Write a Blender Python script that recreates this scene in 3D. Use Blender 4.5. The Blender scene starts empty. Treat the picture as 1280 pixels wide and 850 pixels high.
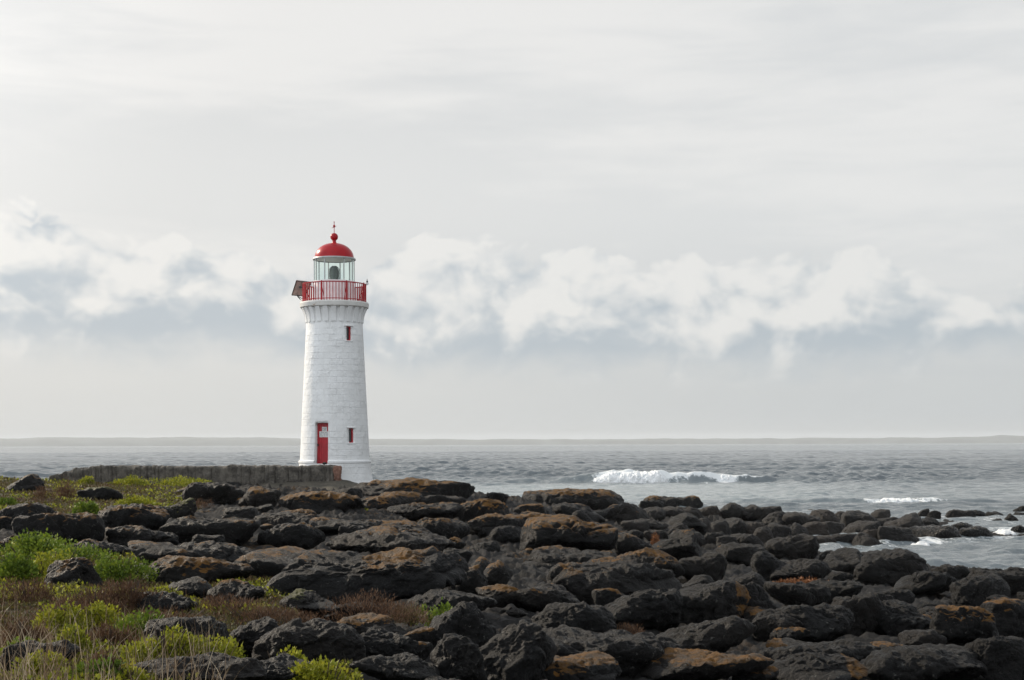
import bpy, bmesh, math, random
import numpy as np
from mathutils import Vector, Matrix

R = math.radians
SC = bpy.context.scene
COL = SC.collection
PI = math.pi

# ------------------------------------------------------------------ camera, world, sun, exposure
EYE = 4.5            # metres above the sea
F = 1778.0           # focal length in pixels of the 1280 px wide photograph
HZ = 555.5           # row of the horizon
ROLL = 0.0033

cam_d = bpy.data.cameras.new('camera')
cam = bpy.data.objects.new('camera', cam_d); COL.objects.link(cam)
cam_d.sensor_width = 36.0
cam_d.lens = F / 1280 * 36.0
cam_d.shift_y = (HZ - 425.0) / 1280.0
cam_d.clip_start = 0.1; cam_d.clip_end = 60000
cam.location = (0, 0, EYE)
cam.rotation_euler = (R(90), ROLL, 0)
SC.camera = cam

SUN_EL, SUN_AZ = R(27), R(-53)      # azimuth from +Y (view direction), negative = to the left
sv = Vector((math.sin(SUN_AZ) * math.cos(SUN_EL), math.cos(SUN_AZ) * math.cos(SUN_EL), math.sin(SUN_EL)))
sun_d = bpy.data.lights.new('sun', 'SUN'); sun_d.energy = 4.2; sun_d.angle = R(2.5); sun_d.color = (1.0, 0.87, 0.70)
sun = bpy.data.objects.new('sun', sun_d); COL.objects.link(sun)
sun.rotation_euler = (-sv).to_track_quat('-Z', 'Y').to_euler(); sun.location = (-30, 20, 60)

SC.view_settings.view_transform = 'Standard'; SC.view_settings.look = 'None'
SC.view_settings.gamma = 1.0; SC.view_settings.use_curve_mapping = False
SC.view_settings.exposure = 0.0
SC.cycles.max_bounces = 8; SC.cycles.transparent_max_bounces = 16; SC.cycles.volume_bounces = 0


class NT:
    """small helper to write node graphs as expressions"""
    def __init__(self, tree):
        self.t = tree; self.n = tree.nodes; self.l = tree.links

    def node(self, typ, ins=None, **props):
        nd = self.n.new(typ)
        for k, v in props.items():
            setattr(nd, k, v)
        for k, v in (ins or {}).items():
            self.set(nd.inputs[k], v)
        return nd

    def set(self, sock, v):
        if isinstance(v, bpy.types.NodeSocket):
            self.l.new(v, sock)
        elif isinstance(v, (tuple, list)) and sock.type == 'RGBA' and len(v) == 3:
            sock.default_value = (*v, 1)
        else:
            sock.default_value = v

    def m(self, op, a, b=0.0, c=0.0, clamp=False):
        nd = self.n.new('ShaderNodeMath'); nd.operation = op; nd.use_clamp = clamp
        for i, v in enumerate((a, b, c)):
            self.set(nd.inputs[i], v)
        return nd.outputs[0]

    def add(self, a, b): return self.m('ADD', a, b)
    def sub(self, a, b): return self.m('SUBTRACT', a, b)
    def mul(self, a, b, clamp=False): return self.m('MULTIPLY', a, b, clamp=clamp)

    def step(self, v, lo, hi, a=0.0, b=1.0):
        nd = self.node('ShaderNodeMapRange', {'Value': v, 'From Min': lo, 'From Max': hi, 'To Min': a, 'To Max': b})
        nd.interpolation_type = 'SMOOTHSTEP'; nd.clamp = True
        return nd.outputs[0]

    def lin(self, v, lo, hi, a=0.0, b=1.0):
        return self.node('ShaderNodeMapRange', {'Value': v, 'From Min': lo, 'From Max': hi, 'To Min': a, 'To Max': b}).outputs[0]

    def mix(self, f, a, b, blend='MIX'):
        nd = self.n.new('ShaderNodeMix'); nd.data_type = 'RGBA'; nd.blend_type = blend
        self.set(nd.inputs[0], f); self.set(nd.inputs[6], a); self.set(nd.inputs[7], b)
        return nd.outputs[2]

    def noise(self, vec, scale, detail=4.0, rough=0.5, dist=0.0, lac=2.0):
        nd = self.node('ShaderNodeTexNoise', {'Scale': scale, 'Detail': detail, 'Roughness': rough, 'Distortion': dist, 'Lacunarity': lac})
        if vec is not None: self.l.new(vec, nd.inputs['Vector'])
        return nd.outputs['Fac']

    def vec(self, x, y, z=0.0):
        return self.node('ShaderNodeCombineXYZ', {0: x, 1: y, 2: z}).outputs[0]

    def ramp(self, v, stops):
        nd = self.n.new('ShaderNodeValToRGB'); self.l.new(v, nd.inputs[0])
        e = nd.color_ramp.elements
        while len(e) < len(stops): e.new(0.5)
        for el, (p, c) in zip(e, stops):
            el.position = p; el.color = (*c, 1) if len(c) == 3 else c
        return nd.outputs[0]

    def curve(self, v, pts):
        nd = self.n.new('ShaderNodeFloatCurve'); self.l.new(v, nd.inputs['Value'])
        cp = nd.mapping.curves[0].points
        cp[0].location = pts[0]; cp[1].location = pts[-1]
        for p in pts[1:-1]: cp.new(*p)
        nd.mapping.update()
        return nd.outputs[0]


def build_world():
    w = bpy.data.worlds.new('World'); SC.world = w; w.use_nodes = True
    t = NT(w.node_tree); t.n.clear()
    d = t.node('ShaderNodeTexCoord').outputs['Generated']
    sep = t.node('ShaderNodeSeparateXYZ', {0: d})
    x, y, z = sep.outputs
    az = t.m('ARCTAN2', x, y)                                   # radians from the view direction, + to the right
    el = t.m('ARCTAN2', z, t.m('SQRT', t.add(t.mul(x, x), t.mul(y, y))))
    sky = t.node('ShaderNodeTexSky', sky_type='NISHITA', sun_disc=False, sun_elevation=SUN_EL, sun_rotation=SUN_AZ % (2 * PI))
    sky.air_density = 1.2; sky.dust_density = 3.0
    # --- high thin stratus: long soft streaks
    s1 = t.noise(t.vec(t.mul(az, 2.4), t.mul(el, 13.0), 3.7), 1.2, 5, 0.5, 0.4)
    s2 = t.noise(t.vec(t.mul(az, 5.0), t.mul(el, 30.0), 9.1), 1.5, 6, 0.55, 0.6)
    streak = t.add(t.mul(t.sub(s1, 0.5), 1.0), t.mul(t.sub(s2, 0.5), 0.45))
    right = t.step(az, -0.40, 0.42)
    warm = t.mix(right, (0.845, 0.83, 0.805), (0.765, 0.77, 0.765))
    high = t.mix(t.step(streak, -0.14, 0.16), t.mix(0.40, warm, (0.62, 0.655, 0.68)), t.mix(0.5, warm, (0.89, 0.885, 0.87)))
    band = t.mul(t.step(el, 0.125, 0.165), t.step(el, 0.24, 0.175))    # the brighter gap just above the cumulus bank
    high = t.mix(t.mul(band, 0.30), high, t.mix(right, (0.86, 0.85, 0.825), (0.76, 0.775, 0.775)))
    low = t.mix(t.step(az, -0.36, 0.36), (0.715, 0.72, 0.705), (0.575, 0.605, 0.62))
    base = t.mix(t.step(el, 0.015, 0.16), low, high)
    # --- cumulus bank
    def field(ax, ey):
        q = t.vec(t.mul(ax, 9.0), t.mul(ey, 11.5), 1.3)
        wq = t.node('ShaderNodeVectorMath', {0: q, 1: t.node('ShaderNodeVectorMath', {0: t.node('ShaderNodeTexNoise', {'Vector': q, 'Scale': 1.6, 'Detail': 4.0}).outputs['Color'], 'Scale': 0.55}, operation='SCALE').outputs[0]}, operation='ADD').outputs[0]
        b = t.noise(wq, 1.5, 8, 0.60, 0.15)
        v = t.node('ShaderNodeTexVoronoi', {'Vector': wq, 'Scale': 1.9, 'Detail': 2.0, 'Roughness': 0.5, 'Lacunarity': 2.3}, feature='SMOOTH_F1', voronoi_dimensions='2D')
        v.inputs['Smoothness'].default_value = 0.35
        puff = t.sub(0.50, v.outputs['Distance'])
        return t.add(t.mul(t.sub(b, 0.5), 1.1), t.mul(puff, 0.85))
    n0 = field(az, el)
    n1 = field(t.sub(az, 0.013), t.add(el, 0.015))              # the same field a little toward the sun
    un = t.lin(az, -0.5, 0.5)
    def A(px): return (px - 640) / F + 0.5
    def E(py): return (HZ - py) / F / 0.2
    tops = [(0, E(300)), (A(-60), E(302)), (A(30), E(302)), (A(110), E(294)), (A(200), E(318)), (A(300), E(338)), (A(380), E(352)), (A(440), E(345)),
            (A(520), E(306)), (A(560), E(303)), (A(640), E(318)), (A(740), E(322)), (A(860), E(345)), (A(950), E(342)), (A(1040), E(332)), (A(1120), E(352)),
            (A(1195), E(374)), (A(1225), E(394)), (A(1280), E(388)), (1, E(360))]
    top = t.mul(t.curve(un, tops), 0.2)
    bases = [(0, E(428)), (A(0), E(426)), (A(200), E(436)), (A(260), E(428)), (A(420), E(440)), (A(560), E(446)), (A(700), E(452)), (A(900), E(450)), (A(1120), E(445)), (A(1200), E(434)), (1, E(432))]
    bot = t.mul(t.curve(un, bases), 0.2)
    edge = t.add(t.sub(top, el), t.add(t.mul(n0, 0.038), 0.013))
    m_top = t.step(edge, -0.002, 0.006)
    m_bot = t.step(t.add(t.sub(el, bot), t.mul(n0, 0.018)), -0.026, 0.008)
    mask = t.mul(m_top, m_bot)
    hgt = t.m('DIVIDE', t.sub(el, bot), t.m('MAXIMUM', t.sub(top, bot), 0.02))   # 0 at the base, 1 at the top
    relief = t.sub(n0, n1)
    big = t.noise(t.vec(t.mul(az, 6.5), t.mul(el, 11.0), 5.9), 1.25, 3, 0.5, 0.3)
    light = t.add(t.mul(relief, 1.7), t.add(t.mul(t.step(hgt, -0.12, 0.70), 0.95), t.mul(t.sub(big, 0.5), 1.5)))
    lit = t.mix(t.step(az, -0.36, 0.36), (0.88, 0.87, 0.845), (0.82, 0.82, 0.805))
    shade = t.mix(t.step(az, -0.36, 0.36), (0.50, 0.56, 0.615), (0.455, 0.52, 0.575))
    ccol = t.mix(t.step(light, -0.15, 1.35), shade, lit)
    col = t.mix(t.mul(mask, 0.94), base, ccol)
    # faint soft scraps under the bank
    scr = t.noise(t.vec(t.mul(az, 7.0), t.mul(el, 26.0), 2.2), 1.0, 5, 0.52, 0.5)
    sm = t.mul(t.mul(t.step(scr, 0.44, 0.66), t.step(el, 0.015, 0.045)), t.step(el, 0.085, 0.05))
    col = t.mix(t.mul(sm, 0.45), col, t.mix(right, (0.75, 0.75, 0.73), (0.64, 0.665, 0.665)))
    # overcast light: brighter overhead and behind the viewer
    gain = t.add(1.0, t.add(t.mul(t.step(el, 0.33, 1.25), 0.10), t.mul(t.step(t.node('ShaderNodeVectorMath', {0: d, 1: Vector((-0.62, -0.72, 0.32)).normalized()[:]}, operation='DOT_PRODUCT').outputs['Value'], 0.05, 0.95), 1.25)))
    glow = t.step(t.node('ShaderNodeVectorMath', {0: d, 1: tuple(sv)}, operation='DOT_PRODUCT').outputs['Value'], 0.74, 1.0)
    gain = t.add(gain, t.mul(glow, 0.4))
    cl = t.node('ShaderNodeVectorMath', {0: col, 'Scale': t.mul(gain, 10.0)}, operation='SCALE').outputs[0]
    final = t.mix(0.95, sky.outputs[0], cl)
    bg = t.node('ShaderNodeBackground', {'Color': final, 'Strength': 0.1})
    # the rest of the sky, above and behind: plain overcast (cheaper to evaluate)
    soft = t.mix(t.step(t.noise(d, 1.6, 3, 0.5), 0.3, 0.7), (0.52, 0.56, 0.61), (0.62, 0.65, 0.68))
    plain_sky = t.mix(0.95, sky.outputs[0], t.node('ShaderNodeVectorMath', {0: soft, 'Scale': t.mul(gain, 10.0)}, operation='SCALE').outputs[0])
    bg2 = t.node('ShaderNodeBackground', {'Color': plain_sky, 'Strength': 0.1})
    ahead = t.mul(t.step(y, 0.40, 0.62), t.step(el, 0.62, 0.42))
    mx = t.node('ShaderNodeMixShader', {0: ahead, 1: bg2.outputs[0], 2: bg.outputs[0]})
    out = t.node('ShaderNodeOutputWorld'); t.l.new(mx.outputs[0], out.inputs['Surface'])
    w.cycles.sampling_method = 'MANUAL'; w.cycles.sample_map_resolution = 256

build_world()


# ------------------------------------------------------------------ helpers
def tag(o, label=None, cat=None, group=None, kind=None):
    if label: o['label'] = label
    if cat: o['category'] = cat
    if group: o['group'] = group
    if kind: o['kind'] = kind
    return o


def empty(name, loc, rz=0.0):
    o = bpy.data.objects.new(name, None); COL.objects.link(o); o.location = loc; o.rotation_euler = (0, 0, rz)
    o.empty_display_size = 0.3
    return o


def mesh_np(name, V, Q, mat=None, parent=None, smooth=True, attrs=None, loc=(0, 0, 0), uv=None):
    """object from numpy vertices and an (n,3) or (n,4) face array"""
    me = bpy.data.meshes.new(name)
    V = np.asarray(V, np.float32); Q = np.asarray(Q, np.int32)
    k = Q.shape[1]
    me.vertices.add(len(V)); me.vertices.foreach_set('co', V.ravel())
    me.loops.add(Q.size); me.loops.foreach_set('vertex_index', Q.ravel())
    me.polygons.add(len(Q)); me.polygons.foreach_set('loop_start', np.arange(0, Q.size, k, dtype=np.int32))
    me.polygons.foreach_set('loop_total', np.full(len(Q), k, np.int32))
    me.polygons.foreach_set('use_smooth', np.full(len(Q), bool(smooth)))
    for an, av in (attrs or {}).items():
        a = me.attributes.new(an, 'FLOAT', 'POINT'); a.data.foreach_set('value', np.asarray(av, np.float32))
    me.update(calc_edges=True); me.validate()
    if mat: me.materials.append(mat)
    o = bpy.data.objects.new(name, me); COL.objects.link(o); o.location = loc
    if parent: o.parent = parent
    return o


def obj_bm(name, bm, mat=None, parent=None, smooth=False, loc=(0, 0, 0)):
    me = bpy.data.meshes.new(name); bmesh.ops.recalc_face_normals(bm, faces=bm.faces[:])
    if smooth:
        for f in bm.faces: f.smooth = True
    bm.to_mesh(me); bm.free()
    if mat: me.materials.append(mat)
    o = bpy.data.objects.new(name, me); COL.objects.link(o); o.location = loc
    if parent: o.parent = parent
    return o


def add_box(bm, c, s, rot=None, bevel=0.0):
    r = bmesh.ops.create_cube(bm, size=1.0)
    vs = r['verts']
    for v in vs: v.co = Vector((v.co.x * s[0], v.co.y * s[1], v.co.z * s[2]))
    if bevel:
        es = list({e for v in vs for e in v.link_edges})
        g = bmesh.ops.bevel(bm, geom=es, offset=bevel, segments=2, affect='EDGES')
        vs = list({v for f in g['faces'] for v in f.verts} | {v for v in vs if v.is_valid})
    M = (rot.to_4x4() if rot is not None else Matrix())
    for v in vs: v.co = M @ v.co + Vector(c)
    return vs


def add_tube(bm, a, b, r, n=8):
    a, b = Vector(a), Vector(b); d = b - a
    q = d.to_track_quat('Z', 'Y').to_matrix()
    ra = []; rb = []
    for i in range(n):
        t = 2 * PI * i / n; o = q @ Vector((math.cos(t) * r, math.sin(t) * r, 0))
        ra.append(bm.verts.new(a + o)); rb.append(bm.verts.new(b + o))
    for i in range(n):
        bm.faces.new((ra[i], ra[(i + 1) % n], rb[(i + 1) % n], rb[i]))
    bm.faces.new(ra[::-1]); bm.faces.new(rb)


def add_lathe(bm, prof, n=64, a0=0.0, a1=2 * PI, centre=(0, 0)):
    full = abs(a1 - a0 - 2 * PI) < 1e-6
    cnt = n if full else n + 1
    rings = []
    for r, z in prof:
        if r < 1e-6:
            rings.append([bm.verts.new((centre[0], centre[1], z))])
        else:
            rings.append([bm.verts.new((centre[0] + r * math.cos(a0 + (a1 - a0) * i / n), centre[1] + r * math.sin(a0 + (a1 - a0) * i / n), z)) for i in range(cnt)])
    for A, B in zip(rings, rings[1:]):
        for i in range(n):
            j = (i + 1) % cnt
            if len(A) == 1 and len(B) == 1: continue
            if len(A) == 1: bm.faces.new((A[0], B[i], B[j]))
            elif len(B) == 1: bm.faces.new((A[i], B[0], A[j]))
            else: bm.faces.new((A[i], A[j], B[j], B[i]))


# ---- vectorised gradient noise
_G = np.random.RandomState(7).normal(size=(512, 3)); _G /= np.linalg.norm(_G, axis=1)[:, None]
_G = _G.astype(np.float32)
_P = np.random.RandomState(11).permutation(512).astype(np.int32)

def pnoise(p):
    p = np.asarray(p, np.float32)
    i = np.floor(p).astype(np.int32); f = p - i
    u = f * f * f * (f * (f * 6 - 15) + 10)
    out = np.zeros(len(p), np.float32)
    for dx in (0, 1):
        wx = u[:, 0] if dx else 1 - u[:, 0]
        hx = _P[(i[:, 0] + dx) & 511]
        for dy in (0, 1):
            wy = wx * (u[:, 1] if dy else 1 - u[:, 1])
            hy = _P[(hx + i[:, 1] + dy) & 511]
            for dz in (0, 1):
                w = wy * (u[:, 2] if dz else 1 - u[:, 2])
                g = _G[_P[(hy + i[:, 2] + dz) & 511]]
                out += w * (g[:, 0] * (f[:, 0] - dx) + g[:, 1] * (f[:, 1] - dy) + g[:, 2] * (f[:, 2] - dz))
    return out * 1.5

def fbm(p, oct=4, gain=0.5, lac=2.03, ridge=False):
    p = np.asarray(p, np.float32); s = np.zeros(len(p), np.float32); a = 1.0
    for k in range(oct):
        n = pnoise(p + 17.3 * k)
        s += a * ((1 - 2 * np.abs(n)) - 0.4 if ridge else n)
        p = p * lac; a *= gain
    return s


def horizon(px): return HZ + (px - 640) * ROLL

# ------------------------------------------------------------------ the lie of the land (metres), measured once from the photograph
CP = []
def cp(px, py, D):
    CP.append(((px - 640) / F * D, D, EYE - (py - horizon(px)) / F * D))
for px, rows in {
    -60: [(850, 9), (750, 15), (700, 21), (650, 32), (620, 45), (598, 60), (583, 68)],
    130: [(850, 9.3), (750, 15.3), (700, 21.5), (650, 32), (622, 46), (604, 60), (601, 66)],
    300: [(850, 10), (750, 16), (700, 23), (650, 35), (620, 50), (606, 62), (602, 66)],
    470: [(850, 11), (750, 18.5), (700, 26), (650, 40), (622, 57), (611, 67)],
    640: [(850, 12), (750, 21), (700, 30), (650, 46), (628, 62), (619, 72)],
    830: [(850, 13), (750, 23), (700, 36), (668, 52), (648, 70), (641, 82)],
    1010: [(850, 14), (750, 27), (722, 38), (696, 53)],
    1280: [(850, 15), (755, 30), (722, 45)],
    1450: [(850, 15.5), (760, 29), (735, 42)],
}.items():
    for py, D in rows: cp(px, py, D)
CP += [(-20, 0, 3.1), (0, 0, 2.8), (12, 0, 2.3), (30, 0, 1.2), (0, -20, 3.3), (-30, -20, 3.3), (30, -20, 2.0), (-45, 30, 3.2), (-45, 60, 3.0), (-8.5, 70, 2.45), (-12, 70, 2.5),
       (12, 104, -0.5), (4, 92, 0.2), (18, 104, -0.8), (26, 96, -0.7), (38, 96, -1.0), (20, 80, 0.12), (24, 70, 0.0), (19, 72, 0.1), (24, 82, 0.05), (30, 84, -0.45), (13, 65, -0.35), (16, 61, -0.5), (22, 58, -0.7), (30, 60, -1.0),
       (24, 48, -0.5), (34, 44, -0.8), (45, 60, -1.6), (45, 30, -1.0), (60, 0, -1.5), (60, 100, -1.8), (0, 108, -1.0), (-12, 98, -0.8), (-30, 90, -0.6), (-50, 84, -0.4),
       (-60, 100, -1.6), (0, 130, -1.8), (60, 130, -2.0), (-40, 130, -2.0), (-8, 80, 1.4), (-25, 77, 1.6)]
CP = np.array(CP)
def _kern(d): return d
_n = len(CP)
_D = np.sqrt((CP[:, None, 0] - CP[None, :, 0]) ** 2 + (CP[:, None, 1] - CP[None, :, 1]) ** 2)
_A = np.zeros((_n + 1, _n + 1)); _A[:_n, :_n] = _D - np.eye(_n) * 0.6; _A[:_n, _n] = 1; _A[_n, :_n] = 1
_W = np.linalg.solve(_A, np.append(CP[:, 2], 0))

def land(x, y):
    x = np.atleast_1d(np.asarray(x, float)); y = np.atleast_1d(np.asarray(y, float))
    out = np.full(x.shape, _W[_n])
    for k in range(_n):
        out += _W[k] * np.sqrt((x - CP[k, 0]) ** 2 + (y - CP[k, 1]) ** 2)
    return out

def hit(px, py, lo=7.0, hi=118.0):
    """where the sight line of a photograph pixel meets the land"""
    D = np.exp(np.linspace(math.log(lo), math.log(hi), 700))
    x = (px - 640) / F * D; z = EYE - (py - horizon(px)) / F * D
    g = np.maximum(land(x, D), -0.15)
    k = np.nonzero(z <= g)[0]
    i = k[0] if len(k) else len(D) - 1
    return x[i], D[i], g[i]


# ------------------------------------------------------------------ materials
def mat(name):
    m = bpy.data.materials.new(name); m.use_nodes = True
    t = NT(m.node_tree)
    bs = t.n['Principled BSDF']
    return m, t, bs

def plain(name, col, rough=0.6, metal=0.0, var=0.12, scale=6.0, bump=0.0, dirt=None):
    m, t, bs = mat(name)
    co = t.node('ShaderNodeTexCoord').outputs['Object']
    n = t.noise(co, scale, 6, 0.6)
    dark = tuple(c * (1 - var) for c in col); lite = tuple(min(1, c * (1 + var)) for c in col)
    c = t.mix(t.step(n, 0.3, 0.7), dark, lite)
    if dirt:
        dn = t.noise(co, scale * 0.6, 8, 0.7, 0.6)
        c = t.mix(t.step(dn, dirt[1], dirt[1] + 0.12), c, dirt[0])
    t.set(bs.inputs['Base Color'], c)
    t.set(bs.inputs['Roughness'], t.lin(n, 0, 1, max(0, rough - 0.1), min(1, rough + 0.1)))
    bs.inputs['Metallic'].default_value = metal
    if bump:
        b = t.node('ShaderNodeBump', {'Strength': 0.6, 'Distance': bump, 'Height': t.noise(co, scale * 4, 6, 0.6)})
        t.l.new(b.outputs[0], bs.inputs['Normal'])
    return m

def rock_material(name, base_lo, base_hi, with_attr=True):
    m, t, bs = mat(name)
    geo = t.node('ShaderNodeNewGeometry')
    pos = geo.outputs['Position']
    a = lambda n: t.node('ShaderNodeAttribute', attribute_name=n).outputs['Fac']
    n1 = t.noise(pos, 0.9, 6, 0.6, 0.3)
    n2 = t.noise(pos, 7.0, 8, 0.65)
    n3 = t.noise(pos, 28.0, 6, 0.7)
    rnd = t.node('ShaderNodeObjectInfo').outputs['Random']
    c = t.mix(t.step(t.add(t.add(t.mul(n1, 0.5), t.mul(n2, 0.5)), t.mul(t.sub(rnd, 0.5), 0.14)), 0.38, 0.66), base_lo, base_hi)
    c = t.mix(t.mul(t.step(rnd, 0.6, 1.0), 0.5), c, t.mix(1.0, c, (1.0, 0.80, 0.62), 'MULTIPLY'))
    gr = t.noise(pos, 46.0, 4, 0.75)
    c = t.mix(t.step(gr, 0.50, 0.72), c, t.mix(1.0, c, (2.3, 2.25, 2.15), 'MULTIPLY'))
    # pale crust lichen: small irregular flecks
    fl = t.noise(pos, 16.0, 7, 0.7, 0.4)
    cl = t.noise(pos, 1.7, 4, 0.6)
    fleck = t.mul(t.step(fl, 0.60, 0.66), t.step(t.add(cl, t.mul(a('grey'), 0.22)), 0.47, 0.62))
    c = t.mix(t.mul(fleck, 0.6), c, (0.20, 0.195, 0.175))
    # ochre lichen and moss painted by vertex masks, broken up by noise
    ln = t.add(t.mul(t.noise(pos, 5.0, 8, 0.7, 0.5), 0.65), t.mul(n3, 0.35))
    lk = t.step(t.add(a('lichen'), t.mul(t.sub(ln, 0.5), 1.8)), 0.44, 0.57)
    lcol = t.mix(t.step(n2, 0.35, 0.65), (0.060, 0.032, 0.010), (0.245, 0.112, 0.018))
    c = t.mix(t.mul(lk, 0.85), c, lcol)
    mk = t.step(t.add(a('moss'), t.mul(t.sub(ln, 0.5), 1.8)), 0.44, 0.57)
    c = t.mix(t.mul(mk, 0.8), c, t.mix(t.step(n3, 0.35, 0.65), (0.055, 0.06, 0.012), (0.14, 0.13, 0.03)))
    t.set(bs.inputs['Base Color'], c)
    wet = a('wet')
    t.set(bs.inputs['Roughness'], t.sub(t.lin(n2, 0.3, 0.7, 0.40, 0.76), t.mul(wet, 0.3)))
    bs.inputs['Specular IOR Level'].default_value = 0.27
    pit = t.node('ShaderNodeTexVoronoi', {'Vector': pos, 'Scale': 24.0, 'Detail': 2.0}).outputs['Distance']
    crack = t.node('ShaderNodeTexVoronoi', {'Vector': t.node('ShaderNodeVectorMath', {0: pos, 1: t.node('ShaderNodeTexNoise', {'Vector': pos, 'Scale': 1.5, 'Detail': 5.0}).outputs['Color']}, operation='ADD').outputs[0], 'Scale': 1.6, 'Randomness': 1.0}, feature='DISTANCE_TO_EDGE').outputs['Distance']
    h = t.add(t.add(t.mul(n2, 0.85), t.mul(n3, 0.75)), t.add(t.mul(t.m('MINIMUM', pit, 0.35), 0.6), t.mul(t.m('MINIMUM', crack, 0.035), 4.0)))
    b = t.node('ShaderNodeBump', {'Strength': 1.0, 'Distance': 0.13, 'Height': h})
    t.l.new(b.outputs[0], bs.inputs['Normal'])
    return m

M_ROCK = rock_material('basalt', (0.0030, 0.0028, 0.0026), (0.0135, 0.0118, 0.0104))
M_ROCK2 = rock_material('hazed_basalt', (0.012, 0.0108, 0.010), (0.036, 0.0315, 0.028))  # paler basalt: sea-spray haze put into the colour of the distant boulders

def ground_material():
    m, t, bs = mat('basalt_ground')
    pos = t.node('ShaderNodeNewGeometry').outputs['Position']
    a = lambda n: t.node('ShaderNodeAttribute', attribute_name=n).outputs['Fac']
    n1 = t.noise(pos, 1.2, 7, 0.62, 0.4); n2 = t.noise(pos, 9.0, 8, 0.66); n3 = t.noise(pos, 34.0, 5, 0.7)
    c = t.mix(t.step(n1, 0.35, 0.65), (0.0040, 0.0037, 0.0035), (0.0145, 0.0128, 0.0115))
    c = t.mix(t.mul(t.step(t.noise(pos, 18.0, 7, 0.7, 0.4), 0.63, 0.69), 0.4), c, (0.15, 0.145, 0.13))
    oc = t.step(t.add(t.mul(n2, 0.6), t.mul(t.noise(pos, 0.5, 4, 0.6), 0.7)), 0.72, 0.80)
    c = t.mix(t.mul(oc, t.mul(a('ochre'), 0.7)), c, (0.11, 0.058, 0.016))
    soil = t.mix(t.step(n2, 0.35, 0.65), (0.022, 0.017, 0.012), (0.065, 0.045, 0.025))
    green = t.mix(t.step(n3, 0.35, 0.65), (0.03, 0.042, 0.010), (0.10, 0.105, 0.022))
    rust = t.mix(t.step(n3, 0.35, 0.65), (0.045, 0.024, 0.014), (0.11, 0.06, 0.028))
    veg = t.mix(t.step(t.add(t.noise(pos, 0.55, 5, 0.6, 0.5), t.mul(t.sub(n2, 0.5), 0.3)), 0.44, 0.56), rust, green)
    veg = t.mix(t.step(n2, 0.44, 0.60), soil, veg)
    c = t.mix(t.step(t.add(a('veg'), t.mul(t.sub(n2, 0.5), 0.9)), 0.35, 0.62), c, veg)
    t.set(bs.inputs['Base Color'], c)
    bs.inputs['Roughness'].default_value = 0.85
    bs.inputs['Specular IOR Level'].default_value = 0.3
    b = t.node('ShaderNodeBump', {'Strength': 0.9, 'Distance': 0.07, 'Height': t.add(n2, t.mul(n3, 0.4))})
    t.l.new(b.outputs[0], bs.inputs['Normal'])
    return m
M_GROUND = ground_material()


# ------------------------------------------------------------------ ground
def smooth(v, lo, hi):
    t = np.clip((v - lo) / (hi - lo), 0, 1); return t * t * (3 - 2 * t)

def veg_amount(x, y):
    """how much soil and plants cover the land: the near left, and strips toward the wall"""
    az = x / np.maximum(y, 4.0)
    near = smooth(-az, 0.10, 0.24) * (1 - smooth(y, 19, 27)) + smooth(-az, 0.06, 0.17) * (1 - smooth(y, 10, 13.5))
    far = smooth(-az, 0.17, 0.30) * smooth(y, 33, 44)
    back = 1 - smooth(y, 3, 8)
    return np.clip(np.maximum(np.maximum(near, far * 0.95), back * smooth(-x, -8, 2)), 0, 1)

def build_ground():
    ys = np.concatenate([np.linspace(-22, 5, 28, endpoint=False), np.exp(np.linspace(math.log(5), math.log(132), 560))])
    ts = np.linspace(-1, 1, 640); ts = ts * (0.55 + 0.45 * np.abs(ts))
    Y, T = np.meshgrid(ys, ts, indexing='ij')
    X = T * (np.maximum(Y, 3) * 0.52 + 10)
    x, y = X.ravel(), Y.ravel()
    z = land(x, y)
    veg = veg_amount(x, y)
    p = np.stack([x, y, np.zeros_like(x)], 1)
    rough = 0.17 * fbm(p * 0.9, 3) + 0.15 * fbm(p * 2.4, 5, 0.55, ridge=True)
    soft = 0.10 * fbm(p * 0.7, 3) + 0.02 * fbm(p * 6, 2)
    far = 0.6 + 0.8 * smooth(y, 20, 60)
    z = z - 0.10 + (rough * far) * (1 - veg) + soft * veg - 0.06 * (1 - veg)
    # level bed under the lighthouse
    n0, n1 = Y.shape
    idx = np.arange(n0 * n1).reshape(n0, n1)
    Q = np.stack([idx[:-1, :-1], idx[:-1, 1:], idx[1:, 1:], idx[1:, :-1]], -1).reshape(-1, 4)
    az = x / np.maximum(y, 4)
    ochre = smooth(y, 20, 40) * (1 - smooth(az, 0.05, 0.14)) + 0.25
    o = mesh_np('ground', np.stack([x, y, z], 1), Q, M_GROUND, attrs={'veg': veg, 'ochre': np.clip(ochre, 0, 1)})
    tag(o, 'dark basalt shore with soil and low growth on its landward side', 'ground', kind='structure')
build_ground()


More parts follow.
